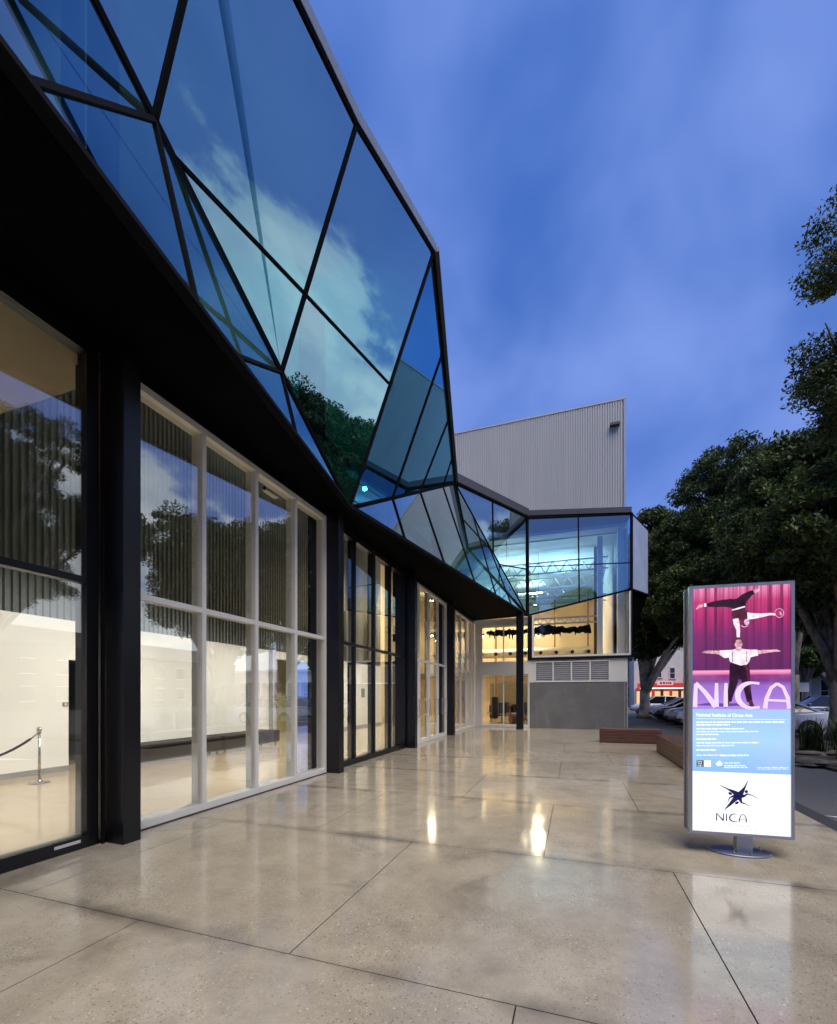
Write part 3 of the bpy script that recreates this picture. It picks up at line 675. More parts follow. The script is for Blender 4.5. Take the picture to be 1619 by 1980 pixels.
t = thing('security_camera', 'pale security camera behind the white window, under its head', 'camera', cm)
MB().box(cm+V((-.05, -.18, -.045)), cm+V((.05, .16, .045))).build('body', MAT['white'], t)
MB().tube([cm+V((0, -.18, 0)), cm+V((0, -.20, 0))], .035, 12).build('lens', MAT['black'], t)
MB().tube([cm+V((0, .10, .045)), cm+V((0, .15, .14)), cm+V((0, .15, .19))], .018, 8).build('bracket', MAT['white'], t)
ex = ony(1053, 1272, 31)
q = onx(126, 1362, WX+.012); t = thing('light_switch', 'small grey switch plate on the lobby wall beside the dark doorway', 'switch', q)
MB().box(q+V((-.008, -.05, -.04)), q+V((.008, .05, .04))).build('plate', MAT['skirt'], t); MB().box(q+V((.009, -.02, -.02)), q+V((.014, .02, .02))).build('rocker', MAT['white'], t)
t = thing('exit_sign', 'green exit sign inside the hall, low in the picture window', 'sign', ex)
MB().box(ex+V((-.26, 0, -.13)), ex+V((.26, .06, .13))).build('sign_box', emit('exit_green', (.02, .22, .10), .7), t)
def text_mesh(txt, size, name, mat, parent, loc, rot=(R(90), 0, 0), sxx=1.0, align='LEFT', bold=0.0):
    cu = bpy.data.curves.new(name, 'FONT'); cu.body = txt; cu.size = size; cu.align_x = align; cu.offset = bold; cu.extrude = 0.0004; cu.resolution_u = 3
    o = bpy.data.objects.new(name, cu); C.objects.link(o)
    bpy.context.view_layer.update()
    me = bpy.data.meshes.new_from_object(o.evaluated_get(bpy.context.evaluated_depsgraph_get()))
    bpy.data.objects.remove(o); bpy.data.curves.remove(cu)
    me.materials.clear(); me.materials.append(mat)
    q = bpy.data.objects.new(name, me); C.objects.link(q); q.parent = parent; q.location = loc; q.rotation_euler = rot; q.scale = (sxx, 1, 1)
    return q
text_mesh('EXIT', .2, 'lettering', emit('exit_letters', (.5, .95, .7), .9), t, (-.2, -.004, -.07))
pst = MB().box((WX+.125, 12.79, .10), (WX+.16, 12.99, 3.1)).build('lettered_post', paint('pale_grey_post', (.42, .42, .42), .5), bld)
text_mesh('MOVEMENT', .17, 'lettering', MAT['rubber'], pst, (WX+.168-FX, 12.86, 2.02), (R(90), R(90), R(90)))
pc = onx(702, 1340, WX+.02)
t = thing('wall_poster', 'small dark notice on the white lobby wall behind the black window', 'poster', pc)
MB().box(pc+V((-.01, -.16, -.22)), pc+V((.01, .16, .22))).build('board', paint('notice_print', (.2, .2, .19), .5, .6, 14), t)
# hall equipment
rnd = random.Random(4)
t = thing('stage_drape', 'dark drape bunched on a hanging truss in the lit hall', 'drape', (-1, 24.6, 5.0))
m = MB()
pts = []; rad = []
for i in range(70):
    u = i/69; pts.append((-4.6 + 5.4*u, 24.6, 5.02 + .03*math.sin(i*.9) + .05*(rnd.random()-.5) - .03*math.sin(u*9))); rad.append(max(.05, .09 + .19*u**.6*(.62+.38*math.sin(u*13)) + .07*(rnd.random()-.3)))
m.tube(pts, rad, 9); m.build('cloth', paint('drape_black', (.006, .005, .006), .9, sp=.1), t)
m = MB()
for i in range(26):
    x = -4.5 + i*.2 + rnd.uniform(-.1, .1); l_ = .10 + .30*rnd.random()**2; m.tube([(x, 24.5, 4.97), (x+rnd.uniform(-.05, .05), 24.48, 4.97-l_)], [.06, .02], 5)
m.build('tails', paint('drape_black2', (.006, .005, .005), .9, sp=.1), t)
def chair(x, y, lab, col):
    t = thing('chair', lab, 'chair', (x, y, 0)); mt = paint('chair_fabric', col, .7)
    MB().bbox((x-.24, y-.24, .42), (x+.24, y+.24, .50), .03).build('seat', mt, t)
    MB().bbox((x-.22, y+.20, .55), (x+.22, y+.27, 1.15), .03).build('backrest', mt, t)
    MB().tube([(x, y, .42), (x, y, .08)], .03, 8).build('stem', MAT['rubber'], t)
    for a in range(5): MB().beam((x, y, .08), (x+.28*math.cos(a*1.256), y+.28*math.sin(a*1.256), .05), .04, .04).build('leg', MAT['rubber'], t)
chair(-3.75, 24.6, 'black office chair behind the lower left pane of the end window', (.015, .015, .018))
chair(-2.75, 27.5, 'grey office chair deeper in the hall near the red mat', (.06, .06, .07))
t = thing('crash_mat', 'dark red rolled crash mat leaning in the hall behind the end window', 'mat', (-2.9, 24.0, 0))
MB().tube([(-3.2, 24, .32), (-2.6, 24.3, .32)], .3, 14).build('roll', paint('mat_red', (.13, .022, .018), .6), t)
t = thing('punching_bag', 'dark punching bag hanging behind the end window', 'bag', (-3.95, 23.5, .5))
MB().lathe([(.05, 1.15), (.19, 1.1), (.2, .1), (.15, 0)], (-3.95, 23.5, .35), 14).build('bag', MAT['rubber'], t, smooth=True)
MB().tube([(-3.95, 23.5, 1.5), (-3.95, 23.5, 5.4)], .012, 6).build('chain', MAT['steel'], t)
t = thing('equipment_trolley', 'trolley loaded with dark gear against the lit hall wall', 'trolley', (-4.2, 30, 0))
MB().box((-5.5, 29.6, .35), (-2.4, 30.4, .42)).build('deck', MAT['skirt'], t)
m = MB()
for i in range(14):
    x = -5.4 + rnd.random()*2.7; s2 = .15+.25*rnd.random(); m.bbox((x, 29.7, .43), (x+s2, 30.2, .43+.2+.5*rnd.random()), .02)
m.build('gear', paint('gear_dark', (.05, .035, .03), .7, .6, 2), t)
for x in (-5.3, -2.6): MB().lathe([(.03, 0), (.1, .1), (.1, .25), (.03, .34)], (x, 30, 0), 10).build('wheel', MAT['rubber'], t)

# ------------------------------------------------------------------ illuminated sign
pl_, pr_ = O + ray(1333, 1345)*4.417, O + ray(1537, 1345)*4.19
sw = (pr_-pl_).length; sc_ = (pl_+pr_)/2; sang = math.atan2(pr_.y-pl_.y, pr_.x-pl_.x)
SGN = thing('illuminated_sign', 'tall lit double sided advertising sign on an oval base plate', 'sign', (sc_.x, sc_.y, 0), sang)
hw_ = sw/2; ZB0, ZT0 = .185, 2.635; bt = .028
fr = MB()
fr.box((-hw_, 0, ZB0), (hw_, .05, ZB0+bt)).box((-hw_, 0, ZT0-bt), (hw_, .05, ZT0)).box((-hw_, 0, ZB0+bt), (-hw_+bt, .05, ZT0-bt)).box((hw_-bt, 0, ZB0+bt), (hw_, .05, ZT0-bt))
fr.build('frame', MAT['silver'], SGN, local=True)
MB().box((-hw_+.012, .0515, ZB0+.01), (hw_-.012, .17, ZT0-.01)).build('body', MAT['bluesteel'], SGN, local=True)
MB().box((-hw_+.004, .171, ZB0), (hw_-.004, .20, ZT0)).build('back_frame', MAT['silver'], SGN, local=True)
MB().box((-.005, .07, .015), (.13, .15, ZB0)).build('post', MAT['silver'], SGN, local=True)
MB().lathe([(.26, 0), (.265, .004), (.265, .012), (.255, .018)], (.03, .10, 0), 40, 1, .62).build('base', MAT['bluesteel'], SGN, local=True, smooth=False)
for x, y in ((-.17, .16), (.22, .15), (.08, -.02), (-.06, -.01)):
    MB().tube([(x, y, .018), (x, y, .032)], .014, 6).tube([(x, y, .032), (x, y, .05)], .006, 6).build('bolt', MAT['steel'], SGN, local=True)
gx0, gx1 = -hw_+bt, hw_-bt; zph, zbl = 1.417, .80
LAY = [0]
def flat(polys, mat, name, yoff):
    m = MB()
    for p in polys: m.add([(x, yoff, z) for x, z in p], [tuple(range(len(p)))])
    o = m.build(name, mat, SGN, local=True); return o
def curtain():
    m = M('poster_curtain'); tcn = m.n.new('ShaderNodeTexCoord'); ob = tcn.outputs['Object']
    mpn = m.n.new('ShaderNodeMapping'); mpn.inputs['Scale'].default_value = (14, 0, .25); m.l.new(ob, mpn.inputs[0])
    n = m.noise(1.6, 5, .65, mpn.outputs[0])
    se = m.n.new('ShaderNodeSeparateXYZ'); m.l.new(ob, se.inputs[0])
    g = m.n.new('ShaderNodeMapRange'); g.inputs[1].default_value = 1.75; g.inputs[2].default_value = 2.6; m.l.new(se.outputs[2], g.inputs[0])
    base = m.ramp(g.outputs[0], [(0.0, (.13, .012, .11)), (.45, (.22, .018, .14)), (.62, (.46, .02, .16)), (.85, (.68, .05, .22)), (1.0, (.95, .30, .52))])
    dark = m.ramp(g.outputs[0], [(0.0, (.10, .008, .085)), (.45, (.13, .010, .09)), (.7, (.16, .005, .05)), (1.0, (.33, .02, .12))])
    c = m.mix(m.ramp(n, [(.40, 0.0), (.56, 1.0)]), dark, base)
    m.set(col=(.02, .02, .02), em=c, es=1.0, ro=.25); return m.m
def grad(name, z0, z1, stops, st=1.0):
    m = M(name); tcn = m.n.new('ShaderNodeTexCoord'); se = m.n.new('ShaderNodeSeparateXYZ'); m.l.new(tcn.outputs['Object'], se.inputs[0])
    g = m.n.new('ShaderNodeMapRange'); g.inputs[1].default_value = z0; g.inputs[2].default_value = z1; m.l.new(se.outputs[2], g.inputs[0])
    c = m.ramp(g.outputs[0], stops); c = m.mix(m.ramp(m.noise(5, 3), [(.4, 0.0), (.8, .18)]), c, (1, 1, 1) if st > 1 else (.8, .6, .95))
    m.set(col=(.02, .02, .02), em=c, es=st, ro=.25); return m.m
zst = 1.80
def rect(x0, x1, z0, z1): return [(x0, z0), (x1, z0), (x1, z1), (x0, z1)]
Y0 = .012
flat([rect(gx0, gx1, zst, ZT0-bt)], curtain(), 'poster_curtain', Y0)
flat([rect(gx0, gx1, zph, zst)], grad('poster_stage', zph, zst, [(0, (.50, .27, .78)), (.3, (.38, .18, .72)), (.60, (.33, .13, .58)), (.72, (.20, .03, .26)), (.86, (.30, .02, .18)), (.90, (.85, .16, .40)), (.97, (1.0, .42, .68)), (1, (.5, .05, .22))]), 'poster_stage', Y0)
flat([rect(gx0, gx1, zbl, zph)], grad('poster_blue', zbl, zph, [(0, (.30, .55, .95)), (.5, (.42, .72, .98)), (1, (.38, .62, .96))]), 'poster_blue_panel', Y0)
flat([rect(gx0, gx1, ZB0+bt, zbl)], emit('poster_white', (.97, .98, 1.0), 1.05), 'poster_white_panel', Y0)
def zu(x, y):                                  # poster photograph: enlarged-crop pixel -> sign plane
    u = (x-113)/(1486-113); yt = 212-82*u; v = (1845-y)/(1845-yt)
    return (gx0 + u*(gx1-gx0), zph + v*(ZT0-bt-zph))
def zp(pts): return [zu(*p) for p in pts]
skin = emit('print_skin', (.95, .55, .62), 1.0); cloth_d = emit('print_dark_cloth', (.035, .006, .024), 1.0); cloth_b = emit('print_brown_cloth', (.13, .018, .045), 1.0)
shirt = emit('print_white_shirt', (1.0, .95, .98), 1.05); pinkf = emit('print_pink', (.95, .62, .80), 1.0); hairm = emit('print_hair', (.16, .03, .05), 1.0)
shad = emit('print_stage_shadow', (.13, .06, .36), 1.0)
y1, y2, y3, y4 = .0095, .0075, .0055, .0035
def cap(pts, wid):                             # ribbon of varying width through crop pixels
    out_l, out_r = [], []
    for i, (x, y) in enumerate(pts):
        a = V((*pts[max(i-1, 0)],)); b = V((*pts[min(i+1, len(pts)-1)],)); t = V((b.x-a.x, b.y-a.y)).normalized() if True else 0
        w = wid[i]/2; out_l.append((x - t.y*w, y + t.x*w)); out_r.append((x + t.y*w, y - t.x*w))
    return [[zu(*out_l[i]), zu(*out_l[i+1]), zu(*out_r[i+1]), zu(*out_r[i])] for i in range(len(pts)-1)]
def disc(x, y, rx, ry=None, k=18, a0=0):
    ry = ry or rx; return [zu(x + rx*math.cos(a), y + ry*math.sin(a)) for a in [2*math.pi*i/k for i in range(k)]]
flat(cap([(180, 1790), (360, 1778), (560, 1790), (740, 1780), (960, 1800)], [10, 40, 46, 36, 20]), shad, 'stage_shadow', y1)
# lower acrobat
flat(cap([(735, 1235), (715, 1340), (705, 1480), (665, 1620), (640, 1740)], [160, 140, 118, 92, 70]) + cap([(830, 1235), (862, 1340), (880, 1470), (905, 1610), (930, 1740)], [165, 145, 118, 92, 78]) + [zp([(655, 1235), (905, 1235), (900, 1400), (800, 1440), (670, 1400)])], cloth_d, 'acrobat_trousers', y1)
flat(cap([(868, 1245), (905, 1330), (915, 1460), (935, 1600)], [40, 42, 34, 24]), cloth_b, 'trouser_highlight', y2)
flat(cap([(630, 1720), (605, 1770), (580, 1820)], [56, 62, 40]) + cap([(930, 1720), (955, 1780), (985, 1800)], [60, 56, 30]), cloth_b, 'acrobat_shoes', y2)
flat([zp([(690, 1035), (735, 1020), (830, 1020), (900, 1030), (1035, 1030), (1045, 1110), (940, 1135), (925, 1190), (890, 1235), (800, 1248), (700, 1215), (650, 1195), (640, 1140), (575, 1150), (500, 1100), (505, 1045)])], shirt, 'acrobat_shirt', y2)
flat(cap([(505, 1075), (400, 1068), (320, 1066), (258, 1074)], [52, 44, 40, 10]), skin, 'acrobat_arm', y3)
flat(cap([(1035, 1068), (1130, 1055), (1220, 1048), (1290, 1042), (1345, 1050)], [56, 48, 34, 34, 8]), skin, 'acrobat_arm', y3)
flat([disc(772, 940, 58, 78), zp([(735, 1000), (812, 1000), (820, 1030), (775, 1050), (735, 1030)])], skin, 'acrobat_head', y3)
flat(cap([(716, 950), (722, 900), (752, 880), (795, 880), (824, 905), (830, 940)], [14, 30, 34, 34, 26, 10]), hairm, 'acrobat_hair', y4)
flat(cap([(690, 1060), (682, 1130), (690, 1205)], [9, 9, 9]) + cap([(884, 1050), (888, 1120), (878, 1200)], [7, 7, 7]), hairm, 'braces', y4)
flat([disc(758, 935, 7, 5), disc(795, 935, 7, 5)] + cap([(760, 985), (790, 985)], [6, 6]), hairm, 'face_features', .0030)
# upper acrobat, upside down on one hand
flat(cap([(690, 400), (560, 400), (420, 415), (330, 428)], [125, 96, 76, 46]) + cap([(790, 400), (860, 320), (930, 270), (985, 240)], [150, 112, 78, 50]) + [zp([(660, 350), (760, 335), (880, 380), (870, 455), (690, 480)])], cloth_d, 'tumbler_trousers', y1)
flat(cap([(285, 428), (315, 424)], [46, 46]), shirt, 'sock', y2)
flat(cap([(270, 430), (215, 445), (165, 490)], [36, 44, 8]) + cap([(985, 240), (1030, 225), (1065, 200)], [40, 50, 20]), skin, 'tumbler_feet', y2)
flat([zp([(690, 490), (860, 455), (905, 540), (900, 620), (820, 640), (760, 610), (690, 600), (678, 540)])], cloth_b, 'tumbler_vest', y2)
flat(cap([(680, 495), (770, 470), (862, 445)], [18, 22, 20]), shirt, 'tumbler_belt', y3)
flat(cap([(730, 610), (745, 680), (768, 760), (768, 890)], [80, 84, 52, 40]), shirt, 'tumbler_sleeve', y3)
flat(cap([(895, 575), (1000, 572), (1100, 562), (1200, 545), (1280, 548)], [100, 74, 50, 32, 30]), shirt, 'tumbler_arm', y3)
flat([disc(865, 665, 58, 58)], hairm, 'tumbler_hair', y3)
flat([disc(885, 655, 36, 44)] + cap([(810, 705), (850, 725), (905, 705)], [10, 12, 10]), pinkf, 'tumbler_face', y4)
ring = [(1330 + 58*math.cos(a), 530 + 62*math.sin(a)) for a in [2*math.pi*i/22 for i in range(23)]]
flat([disc(1325, 528, 56, 60)], emit('print_hat', (.42, .03, .16), 1.0), 'hat_crown', .0042)
flat(cap(ring, [9]*23) + cap([(1330, 510), (1345, 540), (1362, 560)], [20, 26, 14]), pinkf, 'hat', y4)
# NICA across the stage
lt = emit('print_lilac_letters', (.82, .66, .96), 1.0)
def arcpts(cx, cy, rx, ry, a0, a1, n=14): return [(cx + rx*math.cos(R(a0+(a1-a0)*i/n)), cy + ry*math.sin(R(a0+(a1-a0)*i/n))) for i in range(n+1)]
letters = cap([(152, 1820), (155, 1700), (165, 1500)], [64, 62, 50]) + cap([(165, 1490), (300, 1620), (450, 1810)], [44, 62, 80]) + cap([(462, 1815), (460, 1640), (462, 1490)], [66, 58, 44])
letters += cap([(592, 1815), (592, 1640), (597, 1490)], [62, 58, 44])
letters += cap([(1060, 1492)] + arcpts(960, 1655, 200, 172, -88, -268, 18) + [(1065, 1815)], [34] + [34 + 46*math.sin(math.pi*i/18) for i in range(19)] + [34])
letters += cap([(1138, 1832), (1155, 1700), (1220, 1550), (1300, 1492)], [62, 58, 48, 40]) + cap([(1300, 1492), (1380, 1540), (1445, 1690), (1458, 1832)], [40, 44, 54, 52]) + cap([(1160, 1716), (1430, 1728)], [32, 32])
flat(letters, lt, 'poster_lettering', .0045)
# blue panel print
wt = emit('print_white', (.93, 1.0, 1.0), 1.1)
def ub(x, y):                                  # second crop: blue panel
    u = (x-118)/(1492-118); yt = 88+10*u; yb = 905+60*u; v = (y-yt)/(yb-yt); return (gx0+u*(gx1-gx0), zph-(zph-zbl)*v)
def bar(x0, x1, y, h): a = ub(x0, y); b = ub(x1, y + (x1-x0)*.022*0); return [(a[0], a[1]-h/2), (b[0], a[1]-h/2), (b[0], a[1]+h/2), (a[0], a[1]+h/2)]
a = ub(175, 165)
text_mesh('National Institute of Circus Arts', .046, 'heading', wt, SGN, (a[0], y1, a[1]-.016), sxx=.80, bold=.0012)
br = random.Random(3); bars = [bar(175, 1425, 216, .004)]
for x0, x1, y, h in ((178, 1415, 262, .014), (178, 660, 297, .014), (178, 868, 350, .011), (178, 1058, 388, .011), (178, 500, 424, .011), (178, 465, 486, .016), (178, 1060, 535, .011), (178, 720, 572, .011), (178, 470, 628, .016), (178, 510, 697, .010), (520, 920, 702, .016), (580, 810, 802, .009), (580, 880, 838, .009), (580, 905, 862, .009), (1040, 1462, 866, .006), (1040, 1462, 886, .005)):
    x = x0
    while x < x1:
        w_ = min(br.uniform(28, 95), x1-x); bars.append(bar(x, x+w_, y, h*br.uniform(.8, 1.05))); x += w_ + 11
flat(bars, wt, 'small_print', y1)
a, b = ub(182, 762), ub(283, 850)
flat([rect(a[0], b[0], b[1], a[1])], emit('print_black', (.012, .015, .02), 1), 'logo_square', y1)
text_mesh('SWIN', .024, 'logo_text', wt, SGN, (a[0]+.003, y2, a[1]-.021), sxx=.78)
text_mesh('BUR', .024, 'logo_text', wt, SGN, (a[0]+.010, y2, a[1]-.041), sxx=.85)
text_mesh('*NE*', .024, 'logo_text', wt, SGN, (a[0]+.004, y2, a[1]-.062), sxx=.95)
a, b = ub(290, 764), ub(388, 852)
flat([rect(a[0], b[0], b[1], a[1])], wt, 'logo_white_square', y1)
flat([[ub(455, 815), ub(480, 790), ub(510, 768), ub(540, 795), ub(562, 812), ub(540, 835), ub(505, 842), ub(475, 835)]], wt, 'crest', y1)
# white panel print
nav = emit('print_navy', (.008, .010, .075), 1); ink = emit('print_ink', (.03, .03, .05), 1); lg = emit('print_pale_grey', (.55, .57, .60), 1)
def uw(x, y):
    u = (x-113)/(1440-113); yt = 58+58*u; yb = 862+110*u; v = (y-yt)/(yb-yt); return (gx0+u*(gx1-gx0), zbl-(zbl-ZB0-bt)*v)
def capw(pts, wid):
    L_, R_ = [], []
    for i, (x, y) in enumerate(pts):
        p = pts[max(i-1, 0)]; q = pts[min(i+1, len(pts)-1)]; t = V((q[0]-p[0], q[1]-p[1])).normalized(); w = wid[i]/2
        L_.append((x-t.y*w, y+t.x*w)); R_.append((x+t.y*w, y-t.x*w))
    return [[uw(*L_[i]), uw(*L_[i+1]), uw(*R_[i+1]), uw(*R_[i])] for i in range(len(pts)-1)]
def discw(x, y, rx, ry, k=16, rot=0): return [uw(x + rx*math.cos(a)*math.cos(rot) - ry*math.sin(a)*math.sin(rot), y + rx*math.cos(a)*math.sin(rot) + ry*math.sin(a)*math.cos(rot)) for a in [2*math.pi*i/k for i in range(k)]]
star = capw([(495, 250), (610, 310), (680, 345), (760, 400)], [6, 18, 48, 90]) + capw([(880, 195), (835, 290), (800, 345), (750, 410)], [6, 26, 60, 90]) + capw([(1015, 440), (930, 395), (870, 378), (830, 405), (750, 400)], [5, 10, 20, 34, 90])
star += capw([(915, 550), (850, 515), (795, 495), (775, 450), (750, 400)], [5, 10, 24, 50, 90]) + capw([(560, 592), (640, 515), (690, 460), (750, 400)], [6, 40, 60, 90]) + capw([(600, 495), (635, 425), (680, 405), (750, 410)], [4, 18, 30, 70]) + [discw(750, 402, 62, 52)]
star += [discw(640, 370, 28, 18, rot=.5), discw(858, 345, 22, 22), discw(730, 498, 28, 18, rot=-.4)]
flat(star, nav, 'acrobat_emblem', y1)
nica = capw([(452, 735), (455, 635)], [18, 14]) + capw([(455, 635), (545, 738)], [8, 20]) + capw([(547, 738), (548, 640)], [18, 12]) + capw([(590, 742), (590, 645)], [18, 14])
nica += capw([(728, 655)] + [(700 + 68*math.cos(R(a_)), 702 + 52*math.sin(R(a_))) for a_ in range(-75, -286, -15)] + [(740, 752)], [5] + [7 + 12*math.sin(math.pi*i/14) for i in range(15)] + [5])
nica += capw([(760, 758), (768, 710), (785, 670), (808, 652)], [16, 14, 10, 8]) + capw([(808, 652), (838, 675), (855, 715), (858, 768)], [8, 10, 14, 18]) + capw([(770, 724), (852, 732)], [5, 5])
flat(nica, ink, 'emblem_lettering', y1)
a = uw(580, 800); text_mesh('NATIONAL INSTITUTE', .040, 'caption', lg, SGN, (a[0], y1, a[1]-.012), sxx=.80)
a = uw(690, 862); text_mesh('OF CIRCUS ARTS', .040, 'caption', lg, SGN, (a[0], y1, a[1]-.012), sxx=.80)

# ------------------------------------------------------------------ benches
def bench(lab, x0, x1, y0, y1):
    cx_, cy_ = (x0+x1)/2, (y0+y1)/2
    t = thing('timber_bench', lab, 'bench', (cx_, cy_, 0), group='red timber benches along the forecourt')
    MB().box((x0+.06, y0+.06, .02), (x1-.06, y1-.06, .385)).build('core', MAT['joint'], t)
    g = .009; n = 4; h = .40/n
    for i in range(n):
        z0, z1 = .015 + i*h + g/2, .015 + (i+1)*h - g/2
        MB().bbox((x0, y0, z0), (x1, y0+.04, z1), .004).build('slat', MAT['timber'], t)
        MB().bbox((x0, y1-.04, z0), (x1, y1, z1), .004).build('slat', MAT['timber'], t)
        MB().bbox((x0, y0+.042, z0), (x0+.04, y1-.042, z1), .004).build('slat', MAT['timber'], t)
        MB().bbox((x1-.04, y0+.042, z0), (x1, y1-.042, z1), .004).build('slat', MAT['timber'], t)
    long_x = (x1-x0) > (y1-y0); m = 4
    for i in range(m):
        if long_x: a0 = y0 + i*(y1-y0)/m; MB().bbox((x0, a0+g/2, .417), (x1, a0+(y1-y0)/m-g/2, .452), .005).build('slat', MAT['timber'], t)
        else: a0 = x0 + i*(x1-x0)/m; MB().bbox((a0+g/2, y0, .417), (a0+(x1-x0)/m-g/2, y1, .452), .005).build('slat', MAT['timber'], t)
bench('low red timber bench lying across the paving before the grey wall', .82, 2.62, 15.85, 16.45)
bench('red timber bench running lengthwise, partly hidden behind the lit sign', 2.16, 2.72, 9.6, 13.85)

# ------------------------------------------------------------------ trees
def leaf_mesh(centres, per, spread, L, W, seed, droop=.3):
    g = np.random.default_rng(seed); n = len(centres)*per
    u = g.normal(size=(n, 3)); u /= np.linalg.norm(u, axis=1)[:, None]; u *= g.random((n, 1))**.45
    ks = np.repeat(g.uniform(.6, 1.25, (len(centres), 1)), per, 0)
    c = np.repeat(np.array(centres), per, 0) + u*ks*spread*1.55*np.array([1, 1, .62])
    a = g.normal(size=(n, 3)); a[:, 2] -= droop; a /= np.linalg.norm(a, axis=1)[:, None]
    b = np.cross(a, g.normal(size=(n, 3))); b /= np.linalg.norm(b, axis=1)[:, None]
    s = g.uniform(.6, 1.3, (n, 1))
    v = np.empty((n, 4, 3)); v[:, 0] = c - a*L*s; v[:, 1] = c + b*W*s; v[:, 2] = c + a*L*s; v[:, 3] = c - b*W*s
    me = bpy.data.meshes.new('leaves'); me.vertices.add(4*n); me.vertices.foreach_set('co', v.ravel())
    me.loops.add(4*n); me.loops.foreach_set('vertex_index', np.arange(4*n, dtype=np.int32))
    me.polygons.add(n); me.polygons.foreach_set('loop_start', np.arange(0, 4*n, 4, dtype=np.int32)); me.update(); me.validate(); return me
def tree(lab, base, blobs, trunk_r, seed, dens=1.0, fork=2.2, per=110, L=.085, W=.036, spread=.30, lean=(0, 0), bark=None):
    r = random.Random(seed); t = thing('tree', lab, 'tree', base, group=None); b = V(base)
    m = MB(); fk = b + V((lean[0], lean[1], fork))
    m.tube([b, b + V((lean[0]*.15, lean[1]*.15, .35)), b + V((lean[0]*.5, lean[1]*.5, fork*.5)), fk], [trunk_r*1.55, trunk_r*1.05, trunk_r*.85, trunk_r*.8], 12)
    for (c, rd) in blobs:
        c = V(c); mid = fk.lerp(c, .5) + V((r.uniform(-.3, .3), r.uniform(-.3, .3), r.uniform(-.1, .5)))
        m.tube([fk - V((0, 0, .35)), fk.lerp(mid, .35), mid, c], [trunk_r*.62, trunk_r*.45, trunk_r*.28, trunk_r*.1], 8)
        for k in range(4):
            q = c + V((r.uniform(-1, 1)*rd[0], r.uniform(-1, 1)*rd[1], r.uniform(-.4, .9)*rd[2]))*.8
            m.tube([c.lerp(mid, r.uniform(0, .5)), q], [trunk_r*.10, trunk_r*.03], 5)
    m.build('trunk', bark or MAT['bark'], t, smooth=True)
    cs = []
    for (c, rd) in blobs:
        area = (rd[0]*rd[1] + rd[0]*rd[2] + rd[1]*rd[2]); n = int(area*11*dens)
        for _ in range(n):
            d_ = V((r.gauss(0, 1), r.gauss(0, 1), r.gauss(0, 1))).normalized(); k = r.uniform(.62, 1.06)
            q = V((c[0] + d_.x*rd[0]*k, c[1] + d_.y*rd[1]*k, c[2] + d_.z*rd[2]*k))
            cs.append(q - b)
    me = leaf_mesh([tuple(q) for q in cs], per, spread, L, W, seed); me.materials.append(MAT['leaf'])
    o = bpy.data.objects.new('crown', me); C.objects.link(o); o.parent = t; o['kind'] = 'stuff'
    return t
def blobs_for(cx_, cy_, z0, z1, r, seed, n=9):
    q = random.Random(seed); bl = [((cx_, cy_, (z0+z1)/2 + .4), (r*.72, r*.72, (z1-z0)*.40))]
    for i in range(n):
        a = 2*math.pi*i/n*1.0 + q.uniform(-.3, .3); rr = r*q.uniform(.42, .70); z = z0 + (z1-z0)*q.uniform(.24, .74)
        s = r*q.uniform(.30, .46); bl.append(((cx_ + rr*math.cos(a), cy_ + rr*math.sin(a), z), (s, s, s*q.uniform(.6, .85))))
    for i in range(4):
        a = q.uniform(0, 6.28); s = r*q.uniform(.28, .4); bl.append(((cx_ + r*.3*math.cos(a), cy_ + r*.3*math.sin(a), z1 - s*.75), (s, s, s*.7)))
    return bl
tree('big spreading evergreen tree rising directly behind the lit sign', (8.6, 19.2, -.05), blobs_for(8.6, 19.4, 3.0, 11.0, 4.5, 11), .30, 11)
tree('tall rounded evergreen tree standing behind the row of parked cars', (10.0, 26.4, -.05), blobs_for(8.0, 27.0, 3.4, 14.0, 5.0, 12), .34, 12, fork=2.6)
tree('pale trunked tree at the car park edge beside the grey wall', (4.72, 35.0, -.05), blobs_for(6.2, 35.0, 3.2, 14.2, 4.6, 13, 10) + [((4.4, 34.4, 5.0), (1.5, 1.4, .9)), ((3.9, 34.0, 6.6), (1.4, 1.4, 1.2))], .40, 13, fork=2.0, L=.125, W=.052, spread=.36, bark=paint('pale_bark', (.42, .37, .33), .8, .45, 3, bump=.6))
tree('nearest tree, only its dark side twigs reaching in at the upper edge', (8.1, 8.0, -.05), blobs_for(8.2, 8.2, 3.2, 10.2, 2.8, 14, 13) + [((6.1, 8.5, 6.0), (1.2, 1.0, .9)), ((6.0, 8.5, 7.8), (1.1, .9, .9)), ((6.2, 8.4, 9.3), (1.0, .9, .7)), ((6.4, 8.2, 4.8), (1.1, .9, .8))] + [(tuple(O + ray(px, py)*yd), rr) for px, py, yd, rr in ((1640, 420, 6.7, (.34, .5, .40)), (1622, 500, 6.7, (.36, .5, .28)), (1618, 680, 6.8, (.45, .5, .36)), (1602, 770, 6.9, (.42, .5, .32)), (1640, 730, 6.9, (.5, .6, .6)), (1640, 820, 7.2, (.5, .5, .3)))], .26, 14, dens=2.0, L=.036, W=.014, spread=.20, per=260)
tree('tree standing behind the camera by the forecourt edge, mirrored in the glass', (6.4, -3.4, -.05), blobs_for(6.6, -3.2, 3.5, 13.0, 3.8, 15, 8), .28, 15, dens=.7)
tree('added broad tree behind the camera, building side, keeping sky out of the picture window', (-7.5, -13, -.05), blobs_for(-7.3, -13, 2.6, 14.0, 4.2, 31, 9), .3, 31, dens=.6, L=.14, W=.06, spread=.36)  # added out of view to block sky reflected in the hall glass
